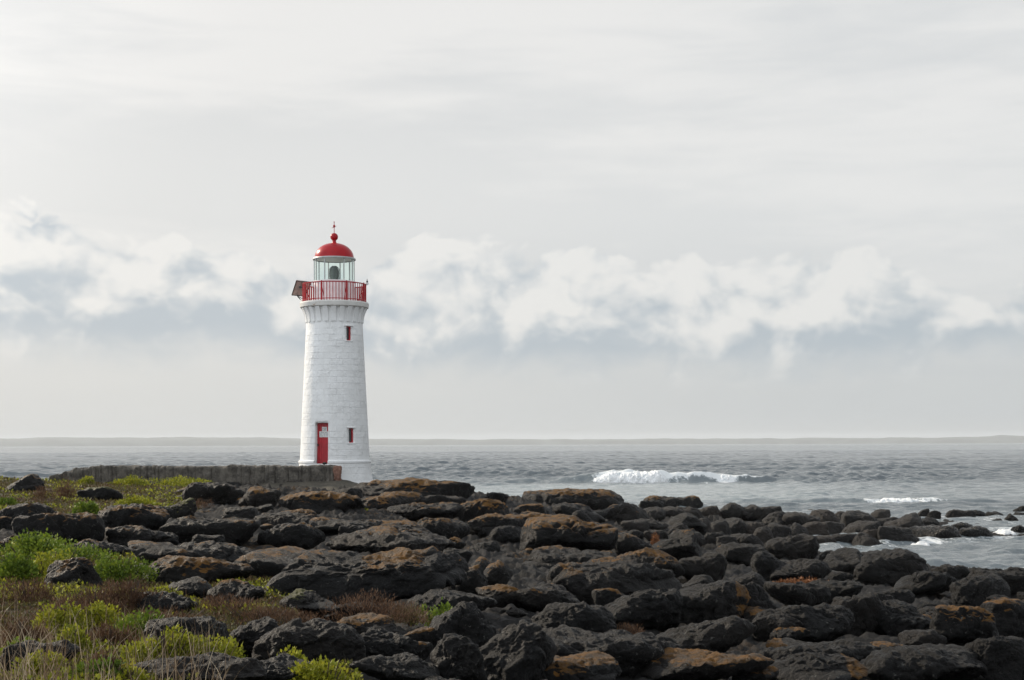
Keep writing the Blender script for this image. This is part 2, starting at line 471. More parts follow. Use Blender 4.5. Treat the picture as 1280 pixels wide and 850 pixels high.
# ------------------------------------------------------------------ boulders: table of the ones the photograph shows
# x0 x1 ytop ybottom shape lichen | label      shapes: r round  f flat  b blocky  p peaked  s slab leaning ; lichen: o/O ochre top, l ochre left side, r ochre right, g grey, m moss, - none
ROCKS = '''
9 53 588 610 p g|black humped rock in the plants left of the wall
100 150 604 622 r m|low mossy rock below the left end of the wall
236 304 599 627 r -|dark round rock under the middle of the wall
300 348 605 632 r o|dark rock with brown top below the wall's right half
0 80 623 655 r g|rough grey rock at the photo's left edge
31 126 635 678 r g|big dark rock behind the bright green bush
114 210 626 664 r o|dark rock with a faint brown top above the green mat
201 245 619 644 r M|small moss-topped rock below the wall
130 205 653 678 r -|smooth dark rock right of the bright green bush
94 156 669 693 r -|low charcoal rock just above the light green patch
213 325 640 674 f g|broad flat grey rock in the left middle ground
167 312 671 709 f -|long low charcoal rock above the brown-topped one
181 314 689 727 r O|large rock with brown lichen along its whole top
211 262 719 741 r -|small smooth rock in front of the brown-topped long one
263 330 720 751 r g|dark rock beside the twiggy dry shrub
165 241 735 763 r g|dark rounded rock among the rusty shrubs
57 123 693 731 s o|tilted brownish slab rising from the green patch
140 182 701 719 r -|little black rock right of the green patch
186 290 765 815 b G|rough black rock behind the yellow-green bush
276 350 768 812 r g|black rock right of the rough one in the foreground
178 330 814 852 f -|flat black rock at the bottom edge by the grasses
10 92 795 832 r -|dark rock half hidden in the dry grass
349 450 611 637 b O|ochre-stained block just below the wall's end
448 523 613 637 r O|ochre-stained rock in front of the lighthouse base
440 586 607 624 f o|long dark crest right of the lighthouse foot
518 580 617 640 f -|dark rock behind the orange pair on the skyline
571 637 622 654 r O|orange rock on the skyline right of the lighthouse
585 662 640 674 b O|orange-brown block below the skyline orange rock
487 573 627 652 f -|charcoal flat rock left of the orange block
393 511 644 670 f o|long low rock in the centre left middle distance
453 545 649 673 r o|brown rock right of the long low one
521 585 645 673 r -|dark rock touching the orange-brown block's left side
327 404 650 680 r g|grey rounded rock left of the long low one
320 396 634 656 f o|low rock with brown tinge under the wall's ramp
415 562 667 688 f g|wide flat grey sheet of rock in the centre
305 463 682 726 f -|big smooth charcoal rock above the largest slope
345 575 681 750 s c|largest sloping rock with an ochre crest on its right
559 607 705 739 r o|dark rock right of the largest sloping rock
593 639 700 734 p G|greenish grey lichened rock beside the largest sloping rock
351 421 736 767 p m|pointed dark rock behind the rusty shrub band
508 616 737 768 f -|low charcoal rock above the grass tuft
596 652 729 755 r O|pale and ochre lichened rock right of the grass tuft
318 378 770 822 r -|black rock left of the wide foreground hump
345 453 770 828 r g|wide black hump in front of the rusty shrub band
422 494 766 790 r O|ochre crusted rock behind the wide foreground hump
443 520 782 827 r g|speckled black rock in the bottom middle
500 542 782 808 r O|small ochre cap rock beside the black peak
536 616 751 812 p G|black peaked rock with white flecks
592 692 776 852 s -|steep black rock right of the flecked peak
540 606 790 852 r G|grey flecked rock below the black peak
445 545 814 852 f g|slanted black rock at the bottom edge centre
318 392 818 852 r -|black rock behind the yellow bush at the bottom edge
654 765 643 693 b O|large dark cube with an orange top
638 696 640 674 b O|orange-topped ledge left of the large cube
693 753 628 652 r -|black rock on top behind the large cube
658 775 613 634 f o|grey rock on the skyline below the breaking wave
766 852 684 722 r O|smooth dome with an orange top
814 876 662 702 s -|black tilted rock behind the orange dome
760 813 666 695 r -|grey rock between the large cube and the orange dome
690 846 698 751 f g|big black rock in front of the orange dome
655 768 688 709 f -|flat dark shelf below the large cube
745 848 735 782 r -|rounded charcoal rock below the big black one
636 720 730 760 r g|weathered rock left of the rounded charcoal one
668 765 750 794 r -|dark smooth rock above the reddish grass
843 935 727 780 f r|black rock with an ochre knob on its right end
906 972 728 780 r l|black rock with a bright ochre left flank
814 942 766 818 r g|broad grey-rimmed rock in the right foreground
858 895 795 818 p O|small bright orange rock in the right foreground
653 840 799 836 f g|long flat rock near the bottom edge right of centre
635 768 821 852 f O|ochre-mottled rock at the bottom edge centre right
803 957 810 852 f O|ochre-crusted rock at the bottom edge right
914 972 833 852 f O|low ochre rim at the bottom edge right
936 1002 764 797 r g|round rock right of the broad grey-rimmed one
800 872 620 640 b -|black block on the far skyline by the water
846 905 691 726 r -|dark rock right of the orange dome
900 960 680 707 b -|flat-topped rock right of the orange dome, farther out
940 975 690 724 r -|black rock left of the slab by the inlet
752 808 628 657 r -|grey rock behind the large cube, lower to its right
832 882 642 668 p -|pointed grey rock in the far boulder field
1066 1156 689 733 b -|big black five-sided boulder beside the inlet
1028 1080 688 722 s g|leaning pale-streaked slab left of the big inlet boulder
962 1034 700 729 r -|dark round rock at the inlet's inner end
958 1020 669 705 r -|tall black rock closing the inlet's inner end
1210 1285 712 746 f -|smooth black hump at the right edge by the water
1167 1207 708 726 r g|small grey rock at the near water's edge
1120 1197 715 746 f -|low black rock right of the big inlet boulder
1190 1262 722 757 r g|rough dark rock below the smooth right-edge hump
1032 1098 745 788 b -|black block on the flat rough shelf
1078 1167 754 794 f -|long flat-topped block right of the shelf block
1161 1249 758 804 b go|square brownish rock with lichen specks on the right
1228 1284 750 795 b o|dark rock carrying an orange plant at the right edge
958 1036 728 760 f -|rough low shelf rock with orange debris
968 1064 756 800 f g|rough grey low shelf in the right foreground
1125 1175 788 814 r -|small rounded block above the right foreground boulder
1076 1221 806 852 b g|large rough boulder at the bottom edge right
1209 1284 797 852 b -|squared black boulder in the bottom right corner
958 1075 816 852 f r|sloping dark rock with ochre patch at the bottom right
966 1092 803 832 f l|dark low rock with an ochre left end
1020 1075 728 752 f -|low charcoal ledge in front of the leaning slab
1090 1140 738 758 f -|thin dark ledge in front of the big inlet boulder
1140 1172 650 664 r -|bobbing-low rock at the start of the far reef tail
1144 1200 659 681 f w|low wet rock at the reef's seaward tail
1189 1216 656 668 r w|small wet rock on top of the reef tail
1195 1241 661 678 f w|last wet rock of the reef tail
1146 1160 639 651 r -|small dark rock standing in the channel, left of pair
1156 1176 641 654 r g|paler rock of the standing pair in the channel
1182 1216 640 653 b -|wedge-shaped rock alone in the channel
1210 1236 641 650 f -|low rubble rock right of the wedge rock
1234 1256 643 652 f -|flat rock awash beyond the wedge rock
1252 1270 646 656 p -|little pointed rock awash near the right edge
1266 1284 636 644 r -|farthest dark rock at the right edge
1266 1284 644 651 f -|flat dark rock below the farthest one
1264 1284 660 669 r w|dark rock in white splash at the right edge
1240 1252 652 657 f -|tiny rock awash left of the little pointed one
1010 1022 639 644 f -|tiny rock showing beyond the reef
'''
# rounded boulders of the low reef and of the far boulder field
REEF = '''
960 990 640 660|1 . 984 1015 642 662 . 1010 1042 640 658 . 1038 1062 641 655 . 1058 1094 641 664 . 1090 1110 640 654 . 1110 1146 644 668 . 960 985 655 682 . 985 1008 656 680 . 1003 1030 654 676 . 1026 1052 652 672 . 1050 1074 658 676 . 1066 1092 652 678 . 1080 1108 664 683 . 1100 1132 660 684 . 1118 1144 666 684 . 1070 1100 668 686 . 1040 1068 668 684 . 1005 1040 670 685 . 1094 1120 648 664
'''
FIELD = '''
800 826 634 650 . 824 850 632 648 . 848 874 634 650 . 872 900 632 648 . 898 926 630 650 . 924 952 631 652 . 948 975 634 654 . 795 822 648 666 . 820 838 652 668 . 846 872 650 668 . 868 890 648 668 . 886 910 652 672 . 906 930 648 672 . 928 954 652 676 . 876 902 664 684 . 898 922 670 688 . 848 874 664 682 . 918 946 668 690 . 944 966 660 684 . 806 832 662 678 . 780 806 650 666
'''


def ico(level):
    bm = bmesh.new(); bmesh.ops.create_icosphere(bm, subdivisions=level, radius=1.0)
    bm.verts.ensure_lookup_table()
    V = np.array([v.co[:] for v in bm.verts], np.float32); Fc = np.array([[v.index for v in f.verts] for f in bm.faces], np.int32)
    bm.free(); return V / np.linalg.norm(V, axis=1)[:, None], Fc
ICO = {k: ico(k) for k in (4, 5, 6, 7)}


def rock_shape(w, d, h, level, seed, shape='r'):
    """half-size box w/2, d/2, h/2; returns vertices centred on the box with bottom at -h/2"""
    rs = np.random.RandomState(seed)
    V, Fc = ICO[level]
    npl = {'r': 14, 'f': 13, 'b': 9, 'p': 9, 's': 9}[shape]
    k = {'r': 7, 'f': 8, 'b': 13, 'p': 10, 's': 10}[shape]
    P = rs.normal(size=(npl, 3)); P /= np.linalg.norm(P, axis=1)[:, None]
    dd = rs.uniform(0.72, 1.0, npl)
    extra = {'f': [((0.12 * rs.normal(), 0.1 * rs.normal(), 1), 0.72)],
             'b': [((0.1 * rs.normal(), 0.1 * rs.normal(), 1), 0.75), ((0.2 * rs.normal(), -1, 0.25), 0.72), ((1, 0.2 * rs.normal(), 0.15), 0.78), ((-1, 0.2 * rs.normal(), 0.15), 0.78)],
             'p': [((0.75, -0.3, 0.75), 0.72), ((-0.6, -0.2, 0.75), 0.66), ((0.15, -0.9, 0.45), 0.66)],
             's': [((-0.35, -0.35, 0.85), 0.55), ((0.9, -0.2, 0.2), 0.7)],
             'r': [((0, -1, 0.1), 0.8)]}[shape]
    if shape == 's' and rs.rand() < 0.0: extra = []
    for v, e in extra:
        v = np.array(v, float); P = np.vstack([P, v / np.linalg.norm(v)]); dd = np.append(dd, e)
    c = np.maximum(V @ P.T / dd, 0)
    r = (np.sum(c ** k, axis=1) + 0.6 ** k) ** (-1.0 / k)
    p = V * r[:, None]
    p -= (p.max(0) + p.min(0)) / 2; p /= (p.max(0) - p.min(0)) / 2
    p = p * np.array([w / 2, d / 2, h / 2], np.float32)
    s = (w * d * h) ** (1 / 3)
    off = rs.uniform(-50, 50, 3)
    nrm = V / np.array([w, d, h]) ; nrm /= np.linalg.norm(nrm, axis=1)[:, None]
    amp = 0.12 * fbm(p / s * 1.2 + off, 2) * s + 0.040 * fbm(p / s * 4.0 + off * 2, 3, ridge=True) * s
    # ledges: cooling cracks run across the block as shallow steps
    ax = rs.normal(size=3); ax[2] += 1.2; ax /= np.linalg.norm(ax)
    q = (p @ ax) / (s * rs.uniform(0.22, 0.36)) + 0.8 * fbm(p / s * 2.0 - off, 3)
    fr = q - np.floor(q)
    amp += -0.038 * s * np.exp(-((fr - 0.5) / 0.09) ** 2) * smooth(pnoise(p / s * 1.6 + off * 3), -0.1, 0.3)
    q2 = fbm(p / s * 1.3 + off * 1.7, 2)
    amp += -0.045 * s * np.exp(-(q2 / 0.05) ** 2) * smooth(pnoise(p / s * 1.2 - off), -0.05, 0.25)
    if level >= 5:
        f0 = 1 / 0.16
        amp += 0.024 * fbm(p * f0 + off, 3 if level < 6 else 4, 0.62) * min(1.0, s / 0.5)
    p = p + nrm * amp[:, None]
    lo, hi = p.min(0), p.max(0)
    p = (p - (lo + hi) / 2) / ((hi - lo) / 2) * np.array([w / 2, d / 2, h / 2])
    return p, Fc, off


def vnormals(p, Fc):
    a = p[Fc[:, 1]] - p[Fc[:, 0]]; b = p[Fc[:, 2]] - p[Fc[:, 0]]
    n = np.cross(a, b); N = np.zeros_like(p)
    for i in range(3): np.add.at(N, Fc[:, i], n)
    return N / np.maximum(np.linalg.norm(N, axis=1)[:, None], 1e-9)


FOOT = []          # footprints (x, y, rx, ry, label, pixel box)
SEA_ROCKS = []     # rocks standing in the water

def rock_masks(p, Fc, off, w, h, flags):
    N = vnormals(p, Fc)
    base = fbm(p / max(w, 0.3) * 2.0 + off, 3) * 0.5
    up = smooth(N[:, 2], 0.15, 0.75)
    hi = smooth(p[:, 2] / h + 0.5, 0.45, 0.95)
    L = np.zeros(len(p)); G = np.full(len(p), 0.12); Mo = np.zeros(len(p)); W = np.zeros(len(p))
    L += 0.10 * up
    if 'O' in flags: L = np.maximum(L, up * (0.24 + 0.60 * hi) + base * 1.0 * up)
    if 'c' in flags: L = np.maximum(L, 0.85 * hi * up * smooth(p[:, 0] / w, -0.15, 0.05) * smooth(p[:, 0] / w, 0.42, 0.2) + base * up * 0.4)
    if 'o' in flags: L = np.maximum(L, up * (0.08 + 0.46 * hi) + base * 0.9 * up)
    if 'l' in flags: L = np.maximum(L, 0.95 * smooth(-p[:, 0] / w, 0.26, 0.42) * smooth(N[:, 2], -0.5, 0.2))
    if 'r' in flags: L = np.maximum(L, 0.95 * smooth(p[:, 0] / w, 0.20, 0.36) * smooth(N[:, 2], -0.3, 0.3))
    if 't' in flags: L = np.maximum(L, up * (0.03 + 0.36 * hi) + base * 0.9 * up)
    if 'g' in flags: G += 0.45
    if 'G' in flags: G += 0.9
    if 'm' in flags: Mo = np.maximum(Mo, up * (0.12 + 0.4 * hi) + base * up)
    if 'M' in flags: Mo = np.maximum(Mo, up * (0.35 + 0.5 * hi) + base * up)
    if 'w' in flags: W += 1.0
    return {'lichen': np.clip(L, 0, 1), 'grey': G, 'moss': np.clip(Mo, 0, 1), 'wet': W}


def place_rock(x0, x1, yt, yb, shape, flags, label, group, seed, in_water=False, depth=None, mat_=None):
    pxc = (x0 + x1) / 2
    bx, D, g = hit(pxc, yb - 1)
    if in_water:
        D = min(D, (EYE + 0.05) * F / max(yb - horizon(pxc), 5)); g = max(min(g, 0.12), -0.1)
    w = (x1 - x0) / F * D * 1.10
    rs = random.Random(seed)
    d = depth or w * rs.uniform(0.75, 1.1)
    d = min(d, 3.4)
    Dc = D + d * 0.45
    w *= Dc / D
    ztop = EYE - (yt - horizon(pxc)) / F * (Dc + d * 0.05)
    hv = max(ztop - g, 0.16 * w)
    ztop = g + hv
    bury = max(0.45 * hv, 0.12 * w)
    h = hv + bury
    x = (pxc - 640) / F * Dc
    lvl = 7 if (x1 - x0) > 170 else 6 if (x1 - x0) > 62 else 5 if (x1 - x0) > 24 else 4
    p, Fc, off = rock_shape(w, d, h, lvl, seed, shape)
    at = rock_masks(p, Fc, off, w, h, flags)
    p = p + np.array([0, 0, h / 2 - bury])
    o = mesh_np('boulder', p, Fc, mat_ or M_ROCK, attrs=at, loc=(x, Dc, g))
    tag(o, label, 'boulder', group)
    FOOT.append((x, Dc, w / 2, d / 2, label, (x0, yt, x1, yb)))
    if in_water or ztop - hv < 0.1: SEA_ROCKS.append((x, Dc, w / 2, d / 2))
    return o


def build_rocks():
    k = 100
    for line in ROCKS.strip().splitlines():
        spec, label = line.split('|')
        a = spec.split()
        x0, x1, yt, yb = map(float, a[:4]); k += 1
        water = x0 >= 1135 and yb < 690
        if x0 < 820 and yt < 735 and not set(a[5]) & set('OoMm'): a[5] += 't'
        place_rock(x0, x1, yt, yb, a[4], a[5], label, 'basalt boulders along the shore', k, water)
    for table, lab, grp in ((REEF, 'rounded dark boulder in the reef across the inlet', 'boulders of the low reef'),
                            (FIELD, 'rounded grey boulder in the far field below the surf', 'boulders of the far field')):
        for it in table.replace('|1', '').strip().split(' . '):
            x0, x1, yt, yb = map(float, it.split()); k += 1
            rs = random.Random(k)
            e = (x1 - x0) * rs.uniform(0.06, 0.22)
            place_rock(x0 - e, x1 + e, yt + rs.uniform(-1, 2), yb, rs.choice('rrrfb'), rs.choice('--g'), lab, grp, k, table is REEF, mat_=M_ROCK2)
build_rocks()


def side_words(dx, dy):
    if abs(dx) > abs(dy) * 1.6: return 'right of' if dx > 0 else 'left of'
    return 'in front of' if dy > 0 else 'behind'

def build_fillers():
    rs = np.random.RandomState(5)
    used = set(); made = 0
    cand = []
    for _ in range(9000):
        D = math.exp(rs.uniform(math.log(9.5), math.log(80)))
        az = rs.uniform(-0.37, 0.37)
        cand.append((az * D, D))
    named = [f for f in FOOT if len(f[4].split()) <= 10 and not f[4].startswith('rounded')]
    placed = []
    for x, y in cand:
        if made >= 85: break
        if veg_amount(np.array([x]), np.array([y]))[0] > 0.45: continue
        if -11.5 < x < -4.5 and 62 < y < 72: continue
        if x < -7 and 60 < y: continue
        g = land(x, y)[0]
        if g < 0.15: continue
        w = rs.uniform(0.28, 0.75) * (0.55 + y / 45)
        w = min(w, 1.5)
        if any(((x - f[0]) / (f[2] * 0.95 + w * 0.35)) ** 2 + ((y - f[1]) / (f[3] * 0.95 + w * 0.35)) ** 2 < 1 for f in FOOT): continue
        if any((x - a) ** 2 + (y - b) ** 2 < ((w + c) * 0.5) ** 2 for a, b, c in placed): continue
        h = w * rs.uniform(0.26, 0.5)
        px = 640 + x / y * F; py = HZ + (EYE - g - h * 0.3) / y * F
        # hidden wholly behind a nearer rock: leave it out
        if any(f[1] < y and f[5][0] < px - w / y * F * 0.4 and px + w / y * F * 0.4 < f[5][2] and f[5][1] < HZ + (EYE - g - h * 0.8) / y * F - 1 and py < f[5][3] for f in FOOT): continue
        best = sorted(named, key=lambda f: math.hypot(px - (f[5][0] + f[5][2]) / 2, 1.5 * (py - (f[5][1] + f[5][3]) / 2)))[:4]
        lab = None
        for f in best:
            s = side_words((px - (f[5][0] + f[5][2]) / 2) / max(f[5][2] - f[5][0], 20), (y < f[1]) * 1.0 - (y >= f[1]) * 1.0 if abs(y - f[1]) > f[3] else 0)
            if (f[4], s) in used: continue
            lab = 'small rock ' + s + ' the ' + f[4]; used.add((f[4], s)); break
        if not lab: continue
        dpt = w * rs.uniform(0.7, 1.0); bury = 0.5 * h
        pxw = w / y * F
        lvl = 6 if pxw > 80 else 5 if pxw > 24 else 4
        p, Fc, off = rock_shape(w, dpt, h + bury, lvl, 900 + made, rs.choice(list('rrfbp')))
        at = rock_masks(p, Fc, off, w, h + bury, rs.choice(['-', '-', 'g', 'o', 'O' if x / y < 0.1 else 'g']))
        p = p + np.array([0, 0, (h - bury) / 2])
        o = mesh_np('boulder', p, Fc, M_ROCK, attrs=at, loc=(x, y, g - 0.05))
        tag(o, lab, 'boulder', 'small rocks between the boulders')
        placed.append((x, y, w)); made += 1
build_fillers()


# ------------------------------------------------------------------ sea
WAVES = []
_r = np.random.RandomState(21)
for lam in np.exp(np.linspace(math.log(0.6), math.log(30), 54)):
    th = -PI / 2 + 0.25 + _r.normal() * (0.75 if lam < 9 else 0.35)
    WAVES.append((lam, th, _r.uniform(0, 2 * PI), (0.030 if lam < 3.2 else 0.013 if lam < 9 else 0.005) * lam ** 0.80 * _r.uniform(0.6, 1.2)))

def surf_amp(x):
    return np.interp(x, [-30, -5, 4, 7, 10, 12, 15, 17.5, 19, 24, 27, 33, 45], [0.05, 0.2, 0.35, 0.65, 1.25, 1.45, 1.3, 1.5, 1.2, 1.05, 0.85, 0.5, 0.15]) * (1 + 0.05 * np.sin(x * 0.9 + 0.6) + 0.03 * np.sin(x * 2.3 + 1))

def crest_y(x): return 167 + 0.9 * np.sin(x * 0.21) + 0.04 * np.maximum(x - 18, 0) ** 1.5
def crest2_y(x): return 109 + 0.8 * np.sin(x * 0.3 + 1)

def sea_height(x, y, sp):
    z = np.zeros_like(x)
    calm = 0.50 + 0.50 * smooth(y, 150, 185) + 0.10 * smooth(y, 100, 80)
    grp = 0.75 + 0.5 * pnoise(np.stack([x * 0.03, y * 0.02, np.zeros_like(x)], 1))
    for lam, th, ph, a in WAVES:
        k = 2 * PI / lam
        fade = np.clip((lam / sp - 2.0) / 2.0, 0, 1)
        c = np.cos(k * (x * math.cos(th) + y * math.sin(th)) + ph)
        z += a * fade * (c + 0.35 * c * c - 0.17)
    z *= calm * grp
    s = y - crest_y(x)
    A = surf_amp(x)
    z += A * np.where(s < 0, np.exp(-(s / (0.75 + 0.25 * np.abs(x - 14) / 10)) ** 2), np.exp(-(s / 4.5) ** 2))
    for off, amp in ((34, 0.55), (75, 0.5), (120, 0.5)):
        s2 = y - (167 + off + 4 * np.sin(x * 0.05 + off)); z += amp * np.exp(-(s2 / np.where(s2 < 0, 2.2, 6.0)) ** 2) * (0.6 + 0.4 * np.sin(x * 0.07 + off * 1.3))
    s3 = y - crest2_y(x)
    A3 = np.interp(x, [15, 20, 27, 34, 40, 55], [0, 0.20, 0.33, 0.26, 0.12, 0.03])
    z += A3 * np.where(s3 < 0, np.exp(-(s3 / 0.45) ** 2), np.exp(-(s3 / 2.2) ** 2))
    return z

def sea_material():
    m, t, bs = mat('sea_water')
    pos = t.node('ShaderNodeNewGeometry').outputs['Position']
    a = lambda n: t.node('ShaderNodeAttribute', attribute_name=n).outputs['Fac']
    sp = t.node('ShaderNodeSeparateXYZ', {0: pos})
    deep = (0.10, 0.118, 0.128); pale = (0.27, 0.30, 0.30)
    milk = a('milk')
    c = t.mix(milk, deep, pale)
    q = t.vec(t.mul(sp.outputs[0], 0.55), t.mul(sp.outputs[1], 0.30), 0.0)
    f1 = t.noise(q, 1.0, 8, 0.65, 0.8)
    f2 = t.noise(pos, 3.2, 7, 0.7, 0.6)
    fo = t.step(t.add(t.add(t.mul(f1, 0.6), t.mul(f2, 0.4)), t.mul(t.sub(a('foam'), 0.5), 0.62)), 0.50, 0.62)
    c = t.mix(t.mul(fo, 0.9), c, (0.78, 0.79, 0.78))
    t.set(bs.inputs['Base Color'], c)
    bs.inputs['IOR'].default_value = 1.333
    t.set(bs.inputs['Roughness'], t.add(0.10, t.mul(fo, 0.6)))
    w1 = t.noise(t.vec(t.mul(sp.outputs[0], 0.8), t.mul(sp.outputs[1], 1.15), 0), 1.1, 6, 0.62, 0.2)
    w2 = t.noise(t.vec(t.mul(sp.outputs[0], 0.15), t.mul(sp.outputs[1], 0.26), 4), 1.0, 5, 0.6, 0.2)
    calm = t.sub(1.0, t.mul(a('calm'), 0.30))
    w3 = t.noise(pos, 2.7, 4, 0.6, 0.3)
    h = t.mul(t.add(t.add(t.mul(w1, 0.48), t.mul(w3, 0.22)), t.mul(w2, t.mul(0.6, t.lin(sp.outputs[1], 250.0, 2500.0, 1.0, 7.0)))), calm)
    b = t.node('ShaderNodeBump', {'Strength': 1.0, 'Distance': 0.5, 'Height': h})
    t.l.new(b.outputs[0], bs.inputs['Normal'])
    return m
M_SEA = sea_material()

def build_sea():
    ys = np.concatenate([np.linspace(-40, 30, 16, endpoint=False), np.exp(np.linspace(math.log(30), math.log(46), 40, endpoint=False)),
                         np.exp(np.linspace(math.log(46), math.log(900), 2300, endpoint=False)),
                         np.exp(np.linspace(math.log(900), math.log(19000), 320))])
    ts = np.linspace(-1, 1, 620); ts = 0.62 * ts + 0.9 * np.sign(ts) * np.maximum(np.abs(ts) - 0.72, 0) ** 1.5 * 9
    Y, T = np.meshgrid(ys, ts, indexing='ij')
    X = T * np.maximum(Y, 30) * 0.62 + 0.0
    x, y = X.ravel(), Y.ravel()
    sp = np.maximum(y, 30) * 0.0021
    sp = np.where(y > 900, y * 0.01, sp)
    z = sea_height(x, y, sp)
    far = smooth(y, 900, 2500); z = z * (1 - 0.8 * far)
    # foam
    foam = np.zeros_like(x)
    near = y < 130
    xi, yi = x[near], y[near]; fi = np.zeros_like(xi)
    for a, b, ra, rb in SEA_ROCKS:
        d = np.sqrt(((xi - a) / (ra + 1.0)) ** 2 + ((yi - b) / (rb + 2.2)) ** 2)
        fi = np.maximum(fi, 0.36 * np.exp(-np.maximum(d - 0.8, 0) * 1.6))
    fi += 0.15 * smooth(xi, 8, 14) * (1 - smooth(yi, 75, 95))
    foam[near] = fi
    L = land(x[near], y[near])
    milk = np.zeros_like(x)
    milk = np.maximum(milk, smooth(y, 100, 118) * (1 - smooth(y, 150, 178)) * (1 - 0.55 * smooth(x, 18, 40)))
    milk[near] = np.maximum(milk[near], 0.30 * smooth(L, -1.4, -0.3))
    foam += 0.30 * smooth(y, 108, 124) * (1 - smooth(y, 150, 167)) * (1 - smooth(x, 16, 38))
    s = y - crest_y(x)
    whit = smooth(x, 8.8, 12) * (1 - smooth(x, 17.4, 18.6)) + smooth(x, 23.4, 24.6) * (1 - smooth(x, 25.4, 27))
    foam += 0.62 * whit * np.exp(-((s + 0.6) / 1.6) ** 2)
    foam += 0.45 * smooth(x, 16, 18) * (1 - smooth(x, 28, 32)) * np.exp(-((s + 0.1) / 0.5) ** 2)
    foam += 0.42 * smooth(x, 2, 8) * (1 - smooth(x, 26, 40)) * np.where(s < 0, np.exp(-(s / 9.0) ** 2), 0)
    s3 = y - crest2_y(x)
    foam += (0.45 * smooth(x, 26, 28) * (1 - smooth(x, 32, 36)) + 0.2 * smooth(x, 16, 20) * (1 - smooth(x, 45, 60))) * np.exp(-((s3 + 0.2) / 0.7) ** 2)
    n0, n1 = Y.shape
    idx = np.arange(n0 * n1).reshape(n0, n1)
    Q = np.stack([idx[:-1, :-1], idx[:-1, 1:], idx[1:, 1:], idx[1:, :-1]], -1).reshape(-1, 4)
    o = mesh_np('sea', np.stack([x, y, z], 1), Q, M_SEA, attrs={'foam': np.clip(foam, 0, 1.2), 'milk': np.clip(milk, 0, 1), 'calm': smooth(y, 98, 112) * (1 - smooth(y, 150, 170))})
    tag(o, 'grey rippled sea reaching to the horizon', 'sea', kind='structure')
build_sea()

def foam_material():
    m, t, bs = mat('white_foam')
    pos = t.node('ShaderNodeNewGeometry').outputs['Position']
    n = t.noise(pos, 2.2, 8, 0.7, 0.5)
    t.set(bs.inputs['Base Color'], t.mix(t.step(n, 0.30, 0.52), (0.66, 0.71, 0.72), (0.88, 0.88, 0.87)))
    bs.inputs['Roughness'].default_value = 0.85
    b = t.node('ShaderNodeBump', {'Strength': 0.8, 'Distance': 0.25, 'Height': t.noise(pos, 3.5, 8, 0.72, 0.3)})
    t.l.new(b.outputs[0], bs.inputs['Normal'])
    return m
M_FOAM = foam_material()

def foam_roll(name, x0, x1, yfun, hfun, depth, label, seed):
    """tumbling white water: a lumpy half-round ridge lying on the front of the wave"""
    nx, na = int((x1 - x0) / 0.05) + 2, 46
    xs = np.linspace(x0, x1, nx); an = np.linspace(-0.15, PI, na)
    X, Aa = np.meshgrid(xs, an, indexing='ij')
    rs = np.random.RandomState(seed)
    H = hfun(X)
    u = (X - x0) / (x1 - x0)
    end = np.clip(u / 0.30, 0, 1) ** 0.9 * np.clip((1 - u) / 0.14, 0, 1) ** 0.6
    q = np.stack([X.ravel(), (np.cos(Aa) * depth).ravel(), (np.sin(Aa) * H).ravel() + seed * 7.3], 1)
    lump = fbm(q * 1.7, 3, 0.55).reshape(X.shape); fine = fbm(q * 4.5, 4, 0.6).reshape(X.shape)
    roll = fbm(np.stack([X.ravel() * 0.30, np.zeros(X.size), np.full(X.size, seed * 3.1)], 1), 3).reshape(X.shape)
    k = (0.12 * lump + 0.075 * fine) * (1.0 if H.max() > 0.6 else 0.8)
    c, sn = np.cos(Aa), np.sin(Aa)
    fr = np.where(c > 0, depth * 1.9, depth * 0.9)
    hh = H * (0.10 + 0.90 * end) * (1 + 0.11 * roll)
    Y = yfun(X) + 0.15 * depth - c * (fr * (0.35 + 0.65 * end) + 1.6 * k) + 0.3 * roll
    Z = np.maximum(sn, 0) ** 0.85 * hh + k * (0.25 + sn) * 0.9 - 0.06
    n0, n1 = X.shape; idx = np.arange(n0 * n1).reshape(n0, n1)
    Q = np.stack([idx[:-1, :-1], idx[1:, :-1], idx[1:, 1:], idx[:-1, 1:]], -1).reshape(-1, 4)
    o = mesh_np(name, np.stack([X.ravel(), Y.ravel(), Z.ravel()], 1), Q, M_FOAM)
    tag(o, label, 'wave', kind='stuff')
foam_roll('breaking_wave', 8.3, 18.4, crest_y, lambda x: surf_amp(x) * 0.98, 1.25, 'long white breaking wave rolling in behind the rocks', 3)
foam_roll('breaking_wave', 23.8, 26.2, crest_y, lambda x: surf_amp(x) * 0.92, 0.8, 'short white tip of foam right of the long breaking wave', 8)
foam_roll('breaking_wave', 27.2, 32.0, crest2_y, lambda x: 0.36 - 0.03 * np.abs(x - 30), 0.5, 'small white breaker just beyond the low reef', 12)
def splash(px, py, D, w, h, label, seed):
    x = (px - 640) / F * D
    foam_roll('wave_splash', x - w / 2, x + w / 2, lambda X: D + 0 * X, lambda X: h + 0 * X, 0.45, label, seed)
splash(1148, 683, 62.0, 0.9, 0.20, 'white splash against the near side of the reef', 31)
splash(1254, 668, 71.0, 0.9, 0.22, 'white splash left of the rock at the right edge', 35)


